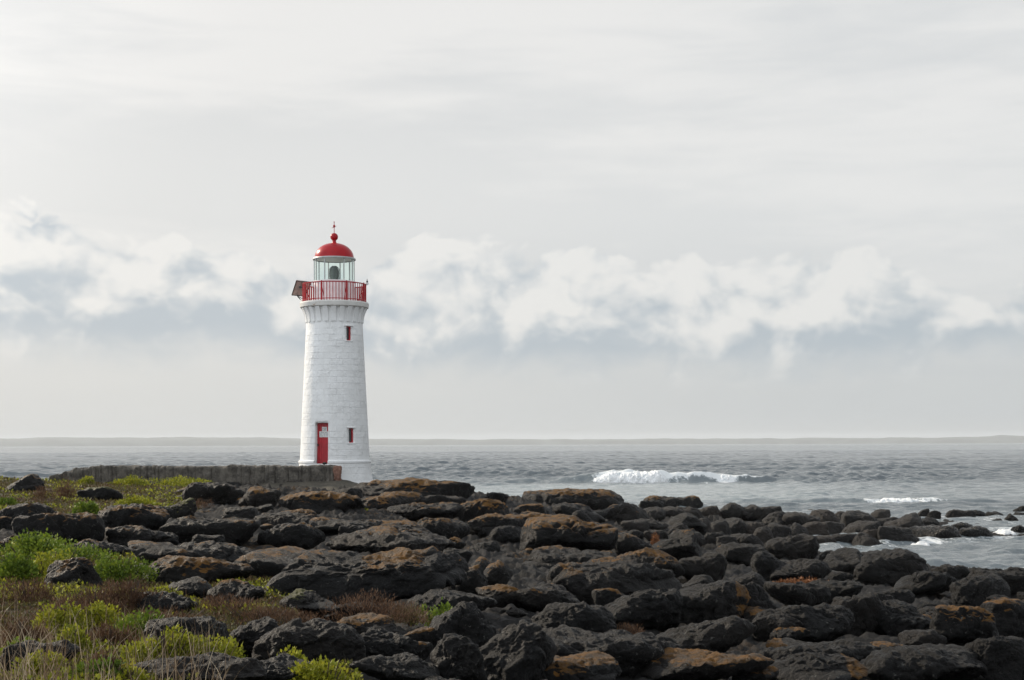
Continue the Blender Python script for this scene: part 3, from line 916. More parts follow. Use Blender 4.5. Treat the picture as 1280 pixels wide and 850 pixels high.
# ------------------------------------------------------------------ far coast
def build_coast():
    m = plain('far_coast', (0.10, 0.11, 0.10), 0.9, var=0.4, scale=0.004)  # coast tone lightened, part of the distance haze put into its colour
    n = 900; az = np.linspace(-0.75, 0.75, n)
    px = 640 + np.tan(az) * F
    D = 15500.0
    hpx = np.interp(px, [-900, -100, 0, 60, 150, 250, 365, 470, 600, 800, 950, 1080, 1160, 1215, 1256, 1285, 1400, 2200], [14, 12, 11, 12.5, 12, 12, 11, 9.5, 8, 8, 8, 8, 8, 9, 11, 9, 8, 12])
    hgt = hpx / F * D * 0.92 + 10.0 * fbm(np.stack([px * 0.02, 0 * px, 0 * px + 3], 1), 5, 0.6)
    rows = [(0.0, 0.0), (90, 0.4), (320, 0.75), (900, 1.0), (1500, 0.9), (2400, 0.0)]
    V = []
    for dy, k in rows:
        r = D + dy + 60 * np.sin(az * 25)
        V.append(np.stack([np.sin(az) * r, np.cos(az) * r, hgt * k - (2 if k == 0 else 0)], 1))
    idx = np.arange(n * len(rows)).reshape(len(rows), n)
    Q = np.stack([idx[:-1, :-1], idx[:-1, 1:], idx[1:, 1:], idx[1:, :-1]], -1).reshape(-1, 4)
    o = mesh_np('hills', np.concatenate(V), Q, m)
    tag(o, 'low hazy coast along the horizon', 'hills', kind='structure')
build_coast()

def build_haze():
    bm = bmesh.new()
    add_box(bm, (0, 3000, 88), (56000, 56000, 184))
    m = bpy.data.materials.new('haze'); m.use_nodes = True
    t = NT(m.node_tree); t.n.clear()
    v = t.node('ShaderNodeVolumePrincipled', {'Color': (0.86, 0.90, 0.93, 1), 'Density': 0.00006, 'Anisotropy': 0.1})
    o = t.node('ShaderNodeOutputMaterial'); t.l.new(v.outputs[0], o.inputs['Volume'])
    ob = obj_bm('haze', bm, m)
    tag(ob, 'thin sea haze over the water', 'haze', kind='stuff')
build_haze()


# ------------------------------------------------------------------ lighthouse
LD = 68.0; LX = (418.6 - 640) / F * LD; MPP = LD / F
def lz(py): return EYE + (horizon(419) - py) * MPP      # height of a photograph row at the tower
def lr(px): return px * MPP

def white_paint(name, brick=True):
    m, t, bs = mat(name)
    tc = t.node('ShaderNodeTexCoord')
    ob = tc.outputs['Object']
    n = t.noise(ob, 1.3, 7, 0.62, 0.3); n2 = t.noise(ob, 9.0, 7, 0.65)
    c = t.mix(t.step(n, 0.3, 0.7), (0.74, 0.74, 0.725), (0.83, 0.83, 0.82))
    sp = t.noise(ob, 5.0, 8, 0.72, 0.7)
    c = t.mix(t.mul(t.step(sp, 0.66, 0.72), 0.45), c, (0.42, 0.40, 0.37))
    sx = t.node('ShaderNodeSeparateXYZ', {0: ob})
    streak = t.noise(t.vec(t.mul(sx.outputs[0], 6.0), t.mul(sx.outputs[1], 6.0), t.mul(sx.outputs[2], 0.5)), 1.0, 6, 0.6)
    c = t.mix(t.mul(t.step(streak, 0.56, 0.75), 0.22), c, (0.50, 0.46, 0.40))
    h = t.add(t.mul(n2, 0.55), t.mul(n, 0.5))
    if brick:
        uv = t.node('ShaderNodeUVMap').outputs[0]
        br = t.node('ShaderNodeTexBrick', {'Vector': uv, 'Color1': (1, 1, 1, 1), 'Color2': (0.86, 0.86, 0.86, 1), 'Mortar': (0, 0, 0, 1), 'Scale': 1.0, 'Mortar Size': 0.012, 'Mortar Smooth': 0.6, 'Bias': 0.0, 'Brick Width': 0.66, 'Row Height': 0.285})
        br.offset = 0.5
        wob = t.noise(ob, 3.0, 3, 0.5)
        bv = t.node('ShaderNodeSeparateColor', {0: br.outputs['Color']}).outputs[0]
        weak = t.step(t.noise(ob, 1.6, 5, 0.65), 0.42, 0.70)
        h = t.add(h, t.mul(bv, t.add(0.22, t.mul(weak, 0.85))))
        c = t.mix(t.mul(t.mul(br.outputs['Fac'], weak), 0.05), c, (0.5, 0.5, 0.49))
    t.set(bs.inputs['Base Color'], c)
    bs.inputs['Roughness'].default_value = 0.72
    bs.inputs['Specular IOR Level'].default_value = 0.3
    b = t.node('ShaderNodeBump', {'Strength': 0.8, 'Distance': 0.034, 'Height': h})
    t.l.new(b.outputs[0], bs.inputs['Normal'])
    return m

M_WHITE = white_paint('white_masonry')
M_TRIM = white_paint('white_trim', False)
M_SLAB = plain('gallery_concrete', (0.60, 0.585, 0.55), 0.75, var=0.08, scale=3, bump=0.01, dirt=((0.26, 0.13, 0.06), 0.60))
M_RED = plain('red_paint', (0.35, 0.010, 0.015), 0.30, var=0.10, scale=2.5, dirt=((0.24, 0.02, 0.02), 0.62))
M_RED.node_tree.nodes['Principled BSDF'].inputs['Specular IOR Level'].default_value = 0.22
M_DOOR = plain('red_door_paint', (0.40, 0.014, 0.022), 0.5, var=0.12, scale=4)
M_PINK = plain('weathered_red_and_white', (0.84, 0.77, 0.76), 0.6, var=0.08, scale=4)
M_METAL = plain('grey_metal', (0.38, 0.39, 0.38), 0.45, 0.3, var=0.12, scale=5)
M_DARK = plain('dark_metal', (0.05, 0.05, 0.05), 0.4, 0.6, var=0.2, scale=8)
M_PANELBACK = plain('panel_backing', (0.55, 0.42, 0.38), 0.6, var=0.18, scale=4, dirt=((0.20, 0.12, 0.09), 0.58))
M_SIGN = plain('notice_board', (0.72, 0.71, 0.69), 0.5, var=0.05, scale=20)
M_INK = plain('sign_ink', (0.13, 0.15, 0.16), 0.6, var=0.1, scale=20)
M_PANE = plain('dark_pane', (0.03, 0.03, 0.032), 0.12, var=0.1, scale=10)

def glass_material():
    m = bpy.data.materials.new('lantern_glass'); m.use_nodes = True
    t = NT(m.node_tree); t.n.clear()
    tr = t.node('ShaderNodeBsdfTransparent', {'Color': (0.91, 0.975, 0.955, 1)})
    gl = t.node('ShaderNodeBsdfGlossy', {'Color': (0.9, 0.96, 0.94, 1), 'Roughness': 0.03})
    g = t.node('ShaderNodeNewGeometry')
    dt = t.m('ABSOLUTE', t.node('ShaderNodeVectorMath', {0: g.outputs['Normal'], 1: g.outputs['Incoming']}, operation='DOT_PRODUCT').outputs['Value'])
    fr = t.add(0.04, t.mul(t.m('POWER', t.sub(1.0, dt), 5.0), 0.9))
    mx = t.node('ShaderNodeMixShader', {0: fr, 1: tr.outputs[0], 2: gl.outputs[0]})
    o = t.node('ShaderNodeOutputMaterial'); t.l.new(mx.outputs[0], o.inputs[0])
    return m
M_GLASS = glass_material()
def lens_material():
    m, t, bs = mat('fresnel_glass')
    ob = t.node('ShaderNodeTexCoord').outputs['Object']
    sx = t.node('ShaderNodeSeparateXYZ', {0: ob})
    n = t.m('SINE', t.mul(sx.outputs[2], 110.0))
    t.set(bs.inputs['Base Color'], t.mix(t.step(n, -0.3, 0.5), (0.05, 0.06, 0.055), (0.20, 0.23, 0.20)))
    bs.inputs['Roughness'].default_value = 0.12; bs.inputs['Metallic'].default_value = 0.35
    b = t.node('ShaderNodeBump', {'Strength': 0.5, 'Distance': 0.02, 'Height': n}); t.l.new(b.outputs[0], bs.inputs['Normal'])
    return m
M_LENS = lens_material()

FRONT = -PI / 2                                    # polar angle that faces the viewer (-Y)
TILT = math.atan2(-LX, LD)                         # small turn: the tower stands left of the view axis
def ang(deg): return FRONT + TILT * 1.0 + R(deg)   # degrees from the line of sight, + to the right

Z_PLINTH, Z_LEDGE0, Z_LEDGE1 = lz(612), lz(577.5), lz(573.6)
Z_CORB, Z_SLAB0, Z_SLAB1 = lz(403), lz(384.5), lz(377.3)
def tower_r(z):
    t = (z - Z_LEDGE1) / (Z_CORB - Z_LEDGE1)
    return lr(43.3) + (lr(35.0) - lr(43.3)) * t

def build_lighthouse():
    L = empty('lighthouse', (LX, LD, Z_PLINTH))
    tag(L, 'white stone lighthouse with red dome, red railing and red door', 'lighthouse')
    oz = Z_PLINTH
    par = dict(parent=L)

    # --- tower shaft with real openings
    door = (ang(-23.2), lr(17.6), lz(579.4), lz(527.6), 0.30)           # angle, width, z0, z1, recess
    win_hi = (ang(29.6), lr(7.4), lz(426.3), lz(408.8), 0.16)
    win_lo = (ang(29.0), lr(7.2), lz(552.0), lz(534.3), 0.16)
    ops = [door, win_hi, win_lo]
    angs = set(np.round(np.linspace(0, 2 * PI, 97)[:-1], 5)); zs = set(np.round(np.linspace(Z_LEDGE0, Z_CORB, 40), 4))
    cells = []
    for a, w, z0, z1, dp in ops:
        rr = tower_r((z0 + z1) / 2); half = math.asin(w / 2 / rr)
        a0, a1 = (a - half) % (2 * PI), (a + half) % (2 * PI)
        angs = {v for v in angs if not (min(abs(v - a0), abs(v - a1)) < 0.02)} | {round(a0, 5), round(a1, 5)}
        zs = {v for v in zs if min(abs(v - z0), abs(v - z1)) > 0.05} | {round(z0, 4), round(z1, 4)}
        cells.append((a0, a1, z0, z1))
    angs = sorted(angs); zs = sorted(v for v in zs if v <= Z_CORB + 1e-4)
    if zs[-1] < Z_CORB - 0.01: zs.append(Z_CORB)
    zs = [z for z in zs if z >= Z_LEDGE0 - 1e-3]
    bm = bmesh.new(); uvl = bm.loops.layers.uv.new('UVMap')
    grid = [[bm.verts.new((tower_r(max(z, Z_LEDGE1 - 0.3)) * math.cos(a), tower_r(max(z, Z_LEDGE1 - 0.3)) * math.sin(a), z - oz)) for a in angs] for z in zs]
    na = len(angs)
    for i in range(len(zs) - 1):
        for j in range(na):
            k = (j + 1) % na
            am = (angs[j] + (angs[k] if k else angs[0] + 2 * PI)) / 2; zm = (zs[i] + zs[i + 1]) / 2
            if any(a0 < am < a1 and z0 - 1e-3 < zm < z1 + 1e-3 for a0, a1, z0, z1 in cells): continue
            f = bm.faces.new((grid[i][j], grid[i][k], grid[i + 1][k], grid[i + 1][j])); f.smooth = True
            an = [angs[j], angs[k] if k else angs[0] + 2 * PI]
            for lp, (aa, zz) in zip(f.loops, ((an[0], zs[i]), (an[1], zs[i]), (an[1], zs[i + 1]), (an[0], zs[i + 1]))):
                lp[uvl].uv = (aa * 1.55, zz)
    for (a, w, z0, z1, dp), c in zip(ops, cells):
        es = []
        for e in bm.edges:
            if not e.is_boundary: continue
            ok = True
            for v in e.verts:
                va = math.atan2(v.co.y, v.co.x) % (2 * PI); vz = v.co.z + oz
                if not (c[0] - 1e-3 < va < c[1] + 1e-3 and z0 - 2e-3 < vz < z1 + 2e-3): ok = False
            if ok: es.append(e)
        r = bmesh.ops.extrude_edge_only(bm, edges=es)
        n = Vector((math.cos(a), math.sin(a), 0))
        for v in [g for g in r['geom'] if isinstance(g, bmesh.types.BMVert)]: v.co -= n * dp
    me = bpy.data.meshes.new('tower'); bm.to_mesh(me); bm.free(); me.materials.append(M_WHITE)
    tw = bpy.data.objects.new('tower', me); COL.objects.link(tw); tw.parent = L

    # --- flared plinth, ledge
    bm = bmesh.new(); uvl = bm.loops.layers.uv.new('UVMap')
    prof = []
    for i in range(13):
        t = i / 12; prof.append((lr(51.6) + (lr(44.4) - lr(51.6)) * (1 - (1 - t) ** 1.9), (Z_LEDGE0 - oz) * t))
    add_lathe(bm, [(lr(53.5), -0.6)] + prof, 96)
    for f in bm.faces:
        aa = [math.atan2(l.vert.co.y, l.vert.co.x) % (2 * PI) for l in f.loops]
        wrap = max(aa) - min(aa) > PI
        for l, v in zip(f.loops, aa):
            l[uvl].uv = ((v + (2 * PI if wrap and v < PI else 0)) * 1.75, l.vert.co.z + oz)
    obj_bm('plinth', bm, M_WHITE, L, True)
    # ledge ring, cut where the door comes down through it
    bm = bmesh.new()
    h = math.asin(door[1] / 2 / lr(43)) ; a0 = door[0] + h; a1 = door[0] - h + 2 * PI
    add_lathe(bm, [(lr(43.2), Z_LEDGE0 - oz - 0.01), (lr(44.4), Z_LEDGE0 - oz), (lr(45.3), Z_LEDGE0 - oz + 0.04), (lr(45.2), Z_LEDGE1 - oz - 0.03), (lr(43.0), Z_LEDGE1 - oz)], 96, a0, a1)
    obj_bm('ledge', bm, M_TRIM, L, False)

    # --- corbel course
    bm = bmesh.new()
    prof = [(lr(35.0), Z_CORB - oz)]
    for i in range(1, 9):
        t = i / 8; prof.append((lr(34.95) + lr(3.0) * t ** 2.2, Z_CORB + (Z_SLAB0 - Z_CORB) * t - oz))
    add_lathe(bm, prof, 96); obj_bm('cornice', bm, M_TRIM, L, True)
    nc = 24
    for i in range(nc):
        a = 2 * PI * i / nc + 0.1
        bm = bmesh.new()
        z0, z1 = Z_CORB + 0.02 - oz, Z_SLAB0 - 0.002 - oz; hw = 0.105
        ring = []
        for k in range(7):
            t = k / 6
            rin = lr(34.2) + lr(3.0) * t ** 2.2; rout = lr(35.6) + lr(4.9) * t ** 2.0 + 0.02
            z = z0 + (z1 - z0) * t
            ring.append([(rin, -hw), (rout, -hw), (rout, hw), (rin, hw), z])
        vs = []
        ca, sa = math.cos(a), math.sin(a)
        for rg in ring:
            vs.append([bm.verts.new((ca * r - sa * w, sa * r + ca * w, rg[4])) for r, w in rg[:4]])
        for A, B in zip(vs, vs[1:]):
            for q in range(4): bm.faces.new((A[q], A[(q + 1) % 4], B[(q + 1) % 4], B[q]))
        bm.faces.new(vs[0][::-1]); bm.faces.new(vs[-1])
        obj_bm('corbel', bm, M_TRIM, L)

    # --- gallery slab
    bm = bmesh.new(); ro = lr(42.6)
    add_lathe(bm, [(0, Z_SLAB0 - oz), (ro - 0.05, Z_SLAB0 - oz), (ro, Z_SLAB0 - oz + 0.04), (ro + 0.015, Z_SLAB1 - oz - 0.06), (ro - 0.01, Z_SLAB1 - oz), (0, Z_SLAB1 - oz)], 96)
    obj_bm('gallery_slab', bm, M_SLAB, L)

    # --- railing: rails, posts, balusters
    zr0, zr1 = Z_SLAB1 - oz, lz(354.2) - oz; rr = lr(39.3)
    bm = bmesh.new()
    for z, h in ((zr1 - 0.015, 0.022), (zr0 + 0.09, 0.016)):
        add_lathe(bm, [(rr - 0.025, z - h), (rr + 0.025, z - h), (rr + 0.025, z + h), (rr - 0.025, z + h), (rr - 0.025, z - h)], 72)
    rail = obj_bm('railing', bm, M_RED, L)
    nb = 66
    bmb = bmesh.new(); add_tube(bmb, (0, 0, 0), (0, 0, zr1 - zr0 - 0.02), 0.018, 6)
    meb = bpy.data.meshes.new('baluster'); bmb.to_mesh(meb); bmb.free(); meb.materials.append(M_RED)
    for i in range(nb):
        a = 2 * PI * i / nb + 0.03
        o = bpy.data.objects.new('baluster', meb); COL.objects.link(o); o.parent = rail; o.location = (rr * math.cos(a), rr * math.sin(a), zr0 + 0.002)
    for i in range(8):
        a = ang(-68 + 45 * i)
        bm = bmesh.new()
        add_box(bm, (rr * math.cos(a), rr * math.sin(a), (zr0 + zr1) / 2 + 0.02), (0.055, 0.055, zr1 - zr0 + 0.04), Matrix.Rotation(a, 3, 'Z'))
        q = (rr - 0.32)
        add_tube(bm, (rr * math.cos(a), rr * math.sin(a), zr1 - 0.15), (q * math.cos(a), q * math.sin(a), zr0 + 0.0), 0.016, 6)
        obj_bm('railing_post', bm, M_RED, rail)

    # --- lantern room
    zl0, zg0, zg1 = Z_SLAB1 - oz, lz(350.8) - oz, lz(323.6) - oz
    rl = lr(25.0)
    bm = bmesh.new()
    add_lathe(bm, [(lr(25.2), zl0), (lr(25.2), zg0 - 0.06), (lr(26.4), zg0 - 0.05), (lr(26.4), zg0), (lr(22), zg0)], 64)
    lw = obj_bm('lantern_wall', bm, M_PINK, L, False)
    bm = bmesh.new(); add_lathe(bm, [(0, zg0 - 0.02), (lr(23), zg0 - 0.02)], 48); obj_bm('lantern_floor', bm, M_METAL, L)
    bm = bmesh.new(); add_lathe(bm, [(0, zg1 + 0.02), (lr(24.2), zg1 + 0.02)], 48); obj_bm('lantern_ceiling', bm, M_TRIM, L)
    mul = [-163, -130, -98, -63, -28, 28, 63, 98, 130, 163]
    for dg in mul:
        a = ang(dg); bm = bmesh.new()
        add_box(bm, (rl * math.cos(a), rl * math.sin(a), (zg0 + zg1) / 2), (0.045, 0.04 if abs(dg) not in (98,) else 0.07, zg1 - zg0), Matrix.Rotation(a, 3, 'Z'))
        obj_bm('mullion', bm, M_METAL, L)
    for i, dg in enumerate(mul):
        b = mul[(i + 1) % len(mul)]; b = b if b > dg else b + 360
        a0, a1 = ang(dg) + 0.03, ang(b) - 0.03
        bm = bmesh.new(); add_lathe(bm, [(rl, zg0 + 0.002), (rl, zg1 - 0.002)], 4, a0, a1)
        obj_bm('glass_pane', bm, M_GLASS, L)
    # lens
    bm = bmesh.new(); zc = lz(341.0) - oz
    lp = []
    for i in range(17):
        t = i / 16; z = (t - 0.5) * 0.78
        lp.append((max(0.0, 0.245 * (1 - abs(2 * (t - 0.5)) ** 2.6) ** 0.6) if 0 < i < 16 else 0.0, zc + z))
    add_lathe(bm, lp, 24); lens = obj_bm('lens', bm, M_LENS, L, True)
    bm = bmesh.new()
    for i in range(8):
        a = 2 * PI * i / 8
        pts = [(0.262 * (1 - abs(2 * (t - 0.5)) ** 2.6) ** 0.6 + 0.01, zc + (t - 0.5) * 0.80) for t in np.linspace(0.02, 0.98, 9)]
        for (r0, z0), (r1, z1) in zip(pts, pts[1:]):
            add_tube(bm, (r0 * math.cos(a), r0 * math.sin(a), z0), (r1 * math.cos(a), r1 * math.sin(a), z1), 0.013, 5)
    add_tube(bm, (0, 0, zg0 - 0.01), (0, 0, zc - 0.3), 0.11, 12)
    obj_bm('lens_frame', bm, M_DARK, lens)
    # eave, dome, ball, vane
    bm = bmesh.new()
    add_lathe(bm, [(lr(24.3), zg1), (lr(26.6), zg1 - 0.01), (lr(26.9), zg1 + 0.03), (lr(26.4), zg1 + 0.075), (lr(24.0), zg1 + 0.08)], 64)
    obj_bm('eave', bm, M_METAL, L)
    bm = bmesh.new(); zd = zg1 + 0.07; zt = lz(303.0) - oz
    dp = [(lr(24.6), zd)]
    for i in range(1, 15):
        t = i / 15 * PI / 2; dp.append((lr(24.4) * math.cos(t) ** 0.93, zd + 0.02 + (zt - zd) * math.sin(t)))
    zb = lz(294.7) - oz; rb = lr(4.9)
    dp += [(lr(4.0), zt - 0.015), (lr(2.7), zt + 0.05), (lr(2.3), zt + 0.11)]
    dome = None
    add_lathe(bm, dp + [(lr(2.4), zb - rb * 0.9)], 64); dome = obj_bm('dome_roof', bm, M_RED, L, True)
    bm = bmesh.new(); add_lathe(bm, [(rb * math.sin(t), zb - rb * math.cos(t)) for t in np.linspace(0.02, PI - 0.0, 17)], 24)
    obj_bm('ball_finial', bm, M_RED, L, True)
    bm = bmesh.new(); add_tube(bm, (0, 0, zb + rb * 0.95), (0, 0, lz(276.3) - oz), 0.016, 6)
    add_box(bm, (0, 0, lz(281.3) - oz), (0.09, 0.09, 0.09), Matrix.Rotation(0.6, 3, 'X'))
    add_tube(bm, (-0.11, 0, lz(283.6) - oz), (0.10, 0, lz(281) - oz), 0.012, 5); add_box(bm, (0, 0, lz(276.0) - oz), (0.05, 0.05, 0.05), None, 0.01)
    obj_bm('wind_vane', bm, M_RED, L)

    # --- door and its notices
    a, w, z0, z1, dp_ = door
    rr_ = tower_r((z0 + z1) / 2) * math.cos(math.asin(w / 2 / tower_r((z0 + z1) / 2))) - dp_
    n = Vector((math.cos(a), math.sin(a), 0)); s = Vector((-math.sin(a), math.cos(a), 0))
    c = n * rr_ + Vector((0, 0, (z0 + z1) / 2 - oz))
    M = Matrix((s, -n, Vector((0, 0, 1)))).transposed()               # local x along the door, y into the tower
    def loc(u, v, d=0.0): return c + s * u + Vector((0, 0, v)) + n * d
    bm = bmesh.new(); H = z1 - z0
    add_box(bm, loc(0, 0, -0.03), (w + 0.06, 0.05, H + 0.04), M)
    for k in range(6): add_box(bm, loc(-w / 2 + w * (k + 0.5) / 6, -0.01, 0.0), (w / 6 - 0.012, 0.022, H - 0.02), M)
    D = obj_bm('door', bm, M_DOOR, L)
    bm = bmesh.new()
    add_box(bm, loc(-w / 2 + 0.05, -0.05, 0.035), (0.05, 0.03, 0.11), M); add_tube(bm, loc(-w / 2 + 0.05, -0.05, 0.04), loc(-w / 2 + 0.05, -0.05, 0.09), 0.022, 8)
    obj_bm('handle', bm, M_DARK, D)
    def notice(u, v, ww, hh, rows, seed):
        bm = bmesh.new(); add_box(bm, loc(u, v, 0.022), (ww, 0.012, hh), M, 0.003); o = obj_bm('notice', bm, M_SIGN, D)
        # rows of short dark strokes: print too small to read in the photograph; kept to the sheet as its own mesh
        bm = bmesh.new(); rnd = random.Random(seed)
        for rv, rh in rows:
            x = -ww / 2 + 0.03
            while x < ww / 2 - 0.04:
                l = rnd.uniform(0.012, 0.03); add_box(bm, loc(u + x + l / 2, v + rv, 0.0295), (l, 0.003, rh * rnd.uniform(0.8, 1.1)), M); x += l + (0.012 if rnd.random() > 0.25 else 0.035)
        ink = obj_bm('print', bm, M_INK, D)
    notice(0.035, 0.70, 0.25, 0.20, [(0.055, 0.022), (0.015, 0.03), (-0.03, 0.03), (-0.065, 0.018)], 3)
    notice(0.055, 0.455, 0.56, 0.275, [(0.075, 0.036), (0.01, 0.040), (-0.075, 0.032)], 9)

    # --- windows
    for a, w, z0, z1, dp_ in (win_hi, win_lo):
        rc = tower_r((z0 + z1) / 2); n = Vector((math.cos(a), math.sin(a), 0)); s = Vector((-math.sin(a), math.cos(a), 0))
        M = Matrix((s, -n, Vector((0, 0, 1)))).transposed(); c = n * (rc - dp_ + 0.03) + Vector((0, 0, (z0 + z1) / 2 - oz)); H = z1 - z0
        bm = bmesh.new(); e = 0.04
        add_box(bm, c + s * (-w / 2 + e / 2), (e, 0.06, H), M); add_box(bm, c + s * (w / 2 - e * 0.9), (e * 1.8, 0.06, H), M)
        add_box(bm, c + Vector((0, 0, H / 2 - e / 2)), (w - e * 2.9, 0.058, e), M); add_box(bm, c - Vector((0, 0, H / 2 - e / 2)), (w - e * 2.9, 0.058, e), M)
        W = obj_bm('window', bm, M_DOOR, L)
        bm = bmesh.new(); add_box(bm, c - n * 0.02, (w - 0.02, 0.012, H - 0.02), M); obj_bm('pane', bm, M_PANE, W)
        bm = bmesh.new(); add_box(bm, n * (rc + 0.005) + Vector((0, 0, z0 - oz - 0.03)), (w + 0.14, 0.09, 0.05), M, 0.008); obj_bm('sill', bm, M_TRIM, W)
        bm = bmesh.new(); add_box(bm, n * (rc + 0.005) + Vector((0, 0, z1 - oz + 0.035)), (w + 0.18, 0.07, 0.055), M, 0.008); obj_bm('lintel', bm, M_TRIM, W)

    # --- solar panel on the gallery (seen from behind and below)
    def P(px, py, dy): return Vector(((px - 418.6) * MPP, dy, lz(py) - oz))
    A, B, C, Dq = P(363.2, 365.6, 0.55), P(372.2, 349.9, -0.25), P(390.5, 352.2, -0.25), P(380.0, 367.2, 0.55)
    nn = (B - A).cross(Dq - A).normalized()
    if nn.z < 0: nn = -nn
    bm = bmesh.new(); vb = [bm.verts.new(v) for v in (A, B, C, Dq)]; vt = [bm.verts.new(v + nn * 0.05) for v in (A, B, C, Dq)]
    bm.faces.new(vb); bm.faces.new(vt[::-1])
    for i in range(4): bm.faces.new((vb[i], vb[(i + 1) % 4], vt[(i + 1) % 4], vt[i]))
    for t in (0.33, 0.66):
        p0, p1 = A.lerp(Dq, t) - nn * 0.018, B.lerp(C, t) - nn * 0.018; add_tube(bm, p0, p1, 0.014, 6)
    sp = obj_bm('solar_panel', bm, M_PANELBACK, L)
    bm = bmesh.new(); e = 0.022
    for p, q in ((A, B), (B, C), (C, Dq), (Dq, A)): add_tube(bm, p - nn * 0.005, q - nn * 0.005, e, 6)
    obj_bm('panel_frame', bm, M_DARK, sp)
    bm = bmesh.new(); mid = (A + B + C + Dq) / 4 + (B - A) * 0.12 + (C - B) * -0.05
    add_box(bm, mid - nn * 0.04, (0.16, 0.16, 0.07)); obj_bm('junction_box', bm, M_DARK, sp)
    bm = bmesh.new()
    add_tube(bm, A.lerp(Dq, 0.4) - nn * 0.02, P(379.0, 376.0, -0.05), 0.022, 6); add_tube(bm, A.lerp(Dq, 0.4) - nn * 0.02, P(379.5, 372.0, 0.4), 0.018, 6)
    add_tube(bm, B.lerp(C, 0.6) - nn * 0.02, P(381, 356, -0.1), 0.02, 6)
    obj_bm('panel_strut', bm, M_DARK, sp)

    # --- small signal lamp on the rail, right side
    bm = bmesh.new(); q = P(459.6, 352.5, 0.0)
    add_tube(bm, P(455.5, 354.8, 0.0), q + Vector((0, 0, -0.05)), 0.02, 6)
    add_lathe(bm, [(0.0, q.z - 0.10), (0.05, q.z - 0.09), (0.075, q.z - 0.02), (0.07, q.z + 0.02), (0.0, q.z + 0.03)], 16, centre=(q.x, q.y))
    sl = obj_bm('signal_lamp', bm, M_TRIM, L)
    bm = bmesh.new(); add_lathe(bm, [(0.045, q.z + 0.03), (0.04, q.z + 0.10), (0.015, q.z + 0.13), (0.012, q.z + 0.20), (0, q.z + 0.21)], 12, centre=(q.x, q.y)); obj_bm('lamp_cap', bm, M_DARK, sl)
build_lighthouse()


# ------------------------------------------------------------------ stone causeway wall with its ramp
def stone_material(name, lo, hi, edge):
    m, t, bs = mat(name)
    pos = t.node('ShaderNodeNewGeometry').outputs['Position']
    n1 = t.noise(pos, 2.0, 7, 0.62, 0.3); n2 = t.noise(pos, 12.0, 7, 0.68)
    c = t.mix(t.step(t.add(t.mul(n1, 0.6), t.mul(n2, 0.4)), 0.36, 0.62), lo, hi)
    c = t.mix(t.mul(t.step(t.noise(pos, 6.0, 7, 0.7, 0.5), 0.60, 0.68), 0.55), c, edge)
    t.set(bs.inputs['Base Color'], c); bs.inputs['Roughness'].default_value = 0.88; bs.inputs['Specular IOR Level'].default_value = 0.3
    b = t.node('ShaderNodeBump', {'Strength': 0.9, 'Distance': 0.06, 'Height': n2}); t.l.new(b.outputs[0], bs.inputs['Normal'])
    return m
M_WALL = stone_material('wall_stone', (0.042, 0.038, 0.033), (0.135, 0.12, 0.10), (0.26, 0.24, 0.20))
M_ENDST = stone_material('reddish_stone', (0.13, 0.065, 0.045), (0.24, 0.13, 0.095), (0.26, 0.21, 0.17))
M_RAMP = stone_material('ramp_concrete', (0.055, 0.048, 0.038), (0.105, 0.092, 0.07), (0.15, 0.13, 0.10))
WY = 65.2
def wx(px): return (px - 640) / F * WY
def wz(px, py): return EYE + (horizon(px) - py) / F * WY

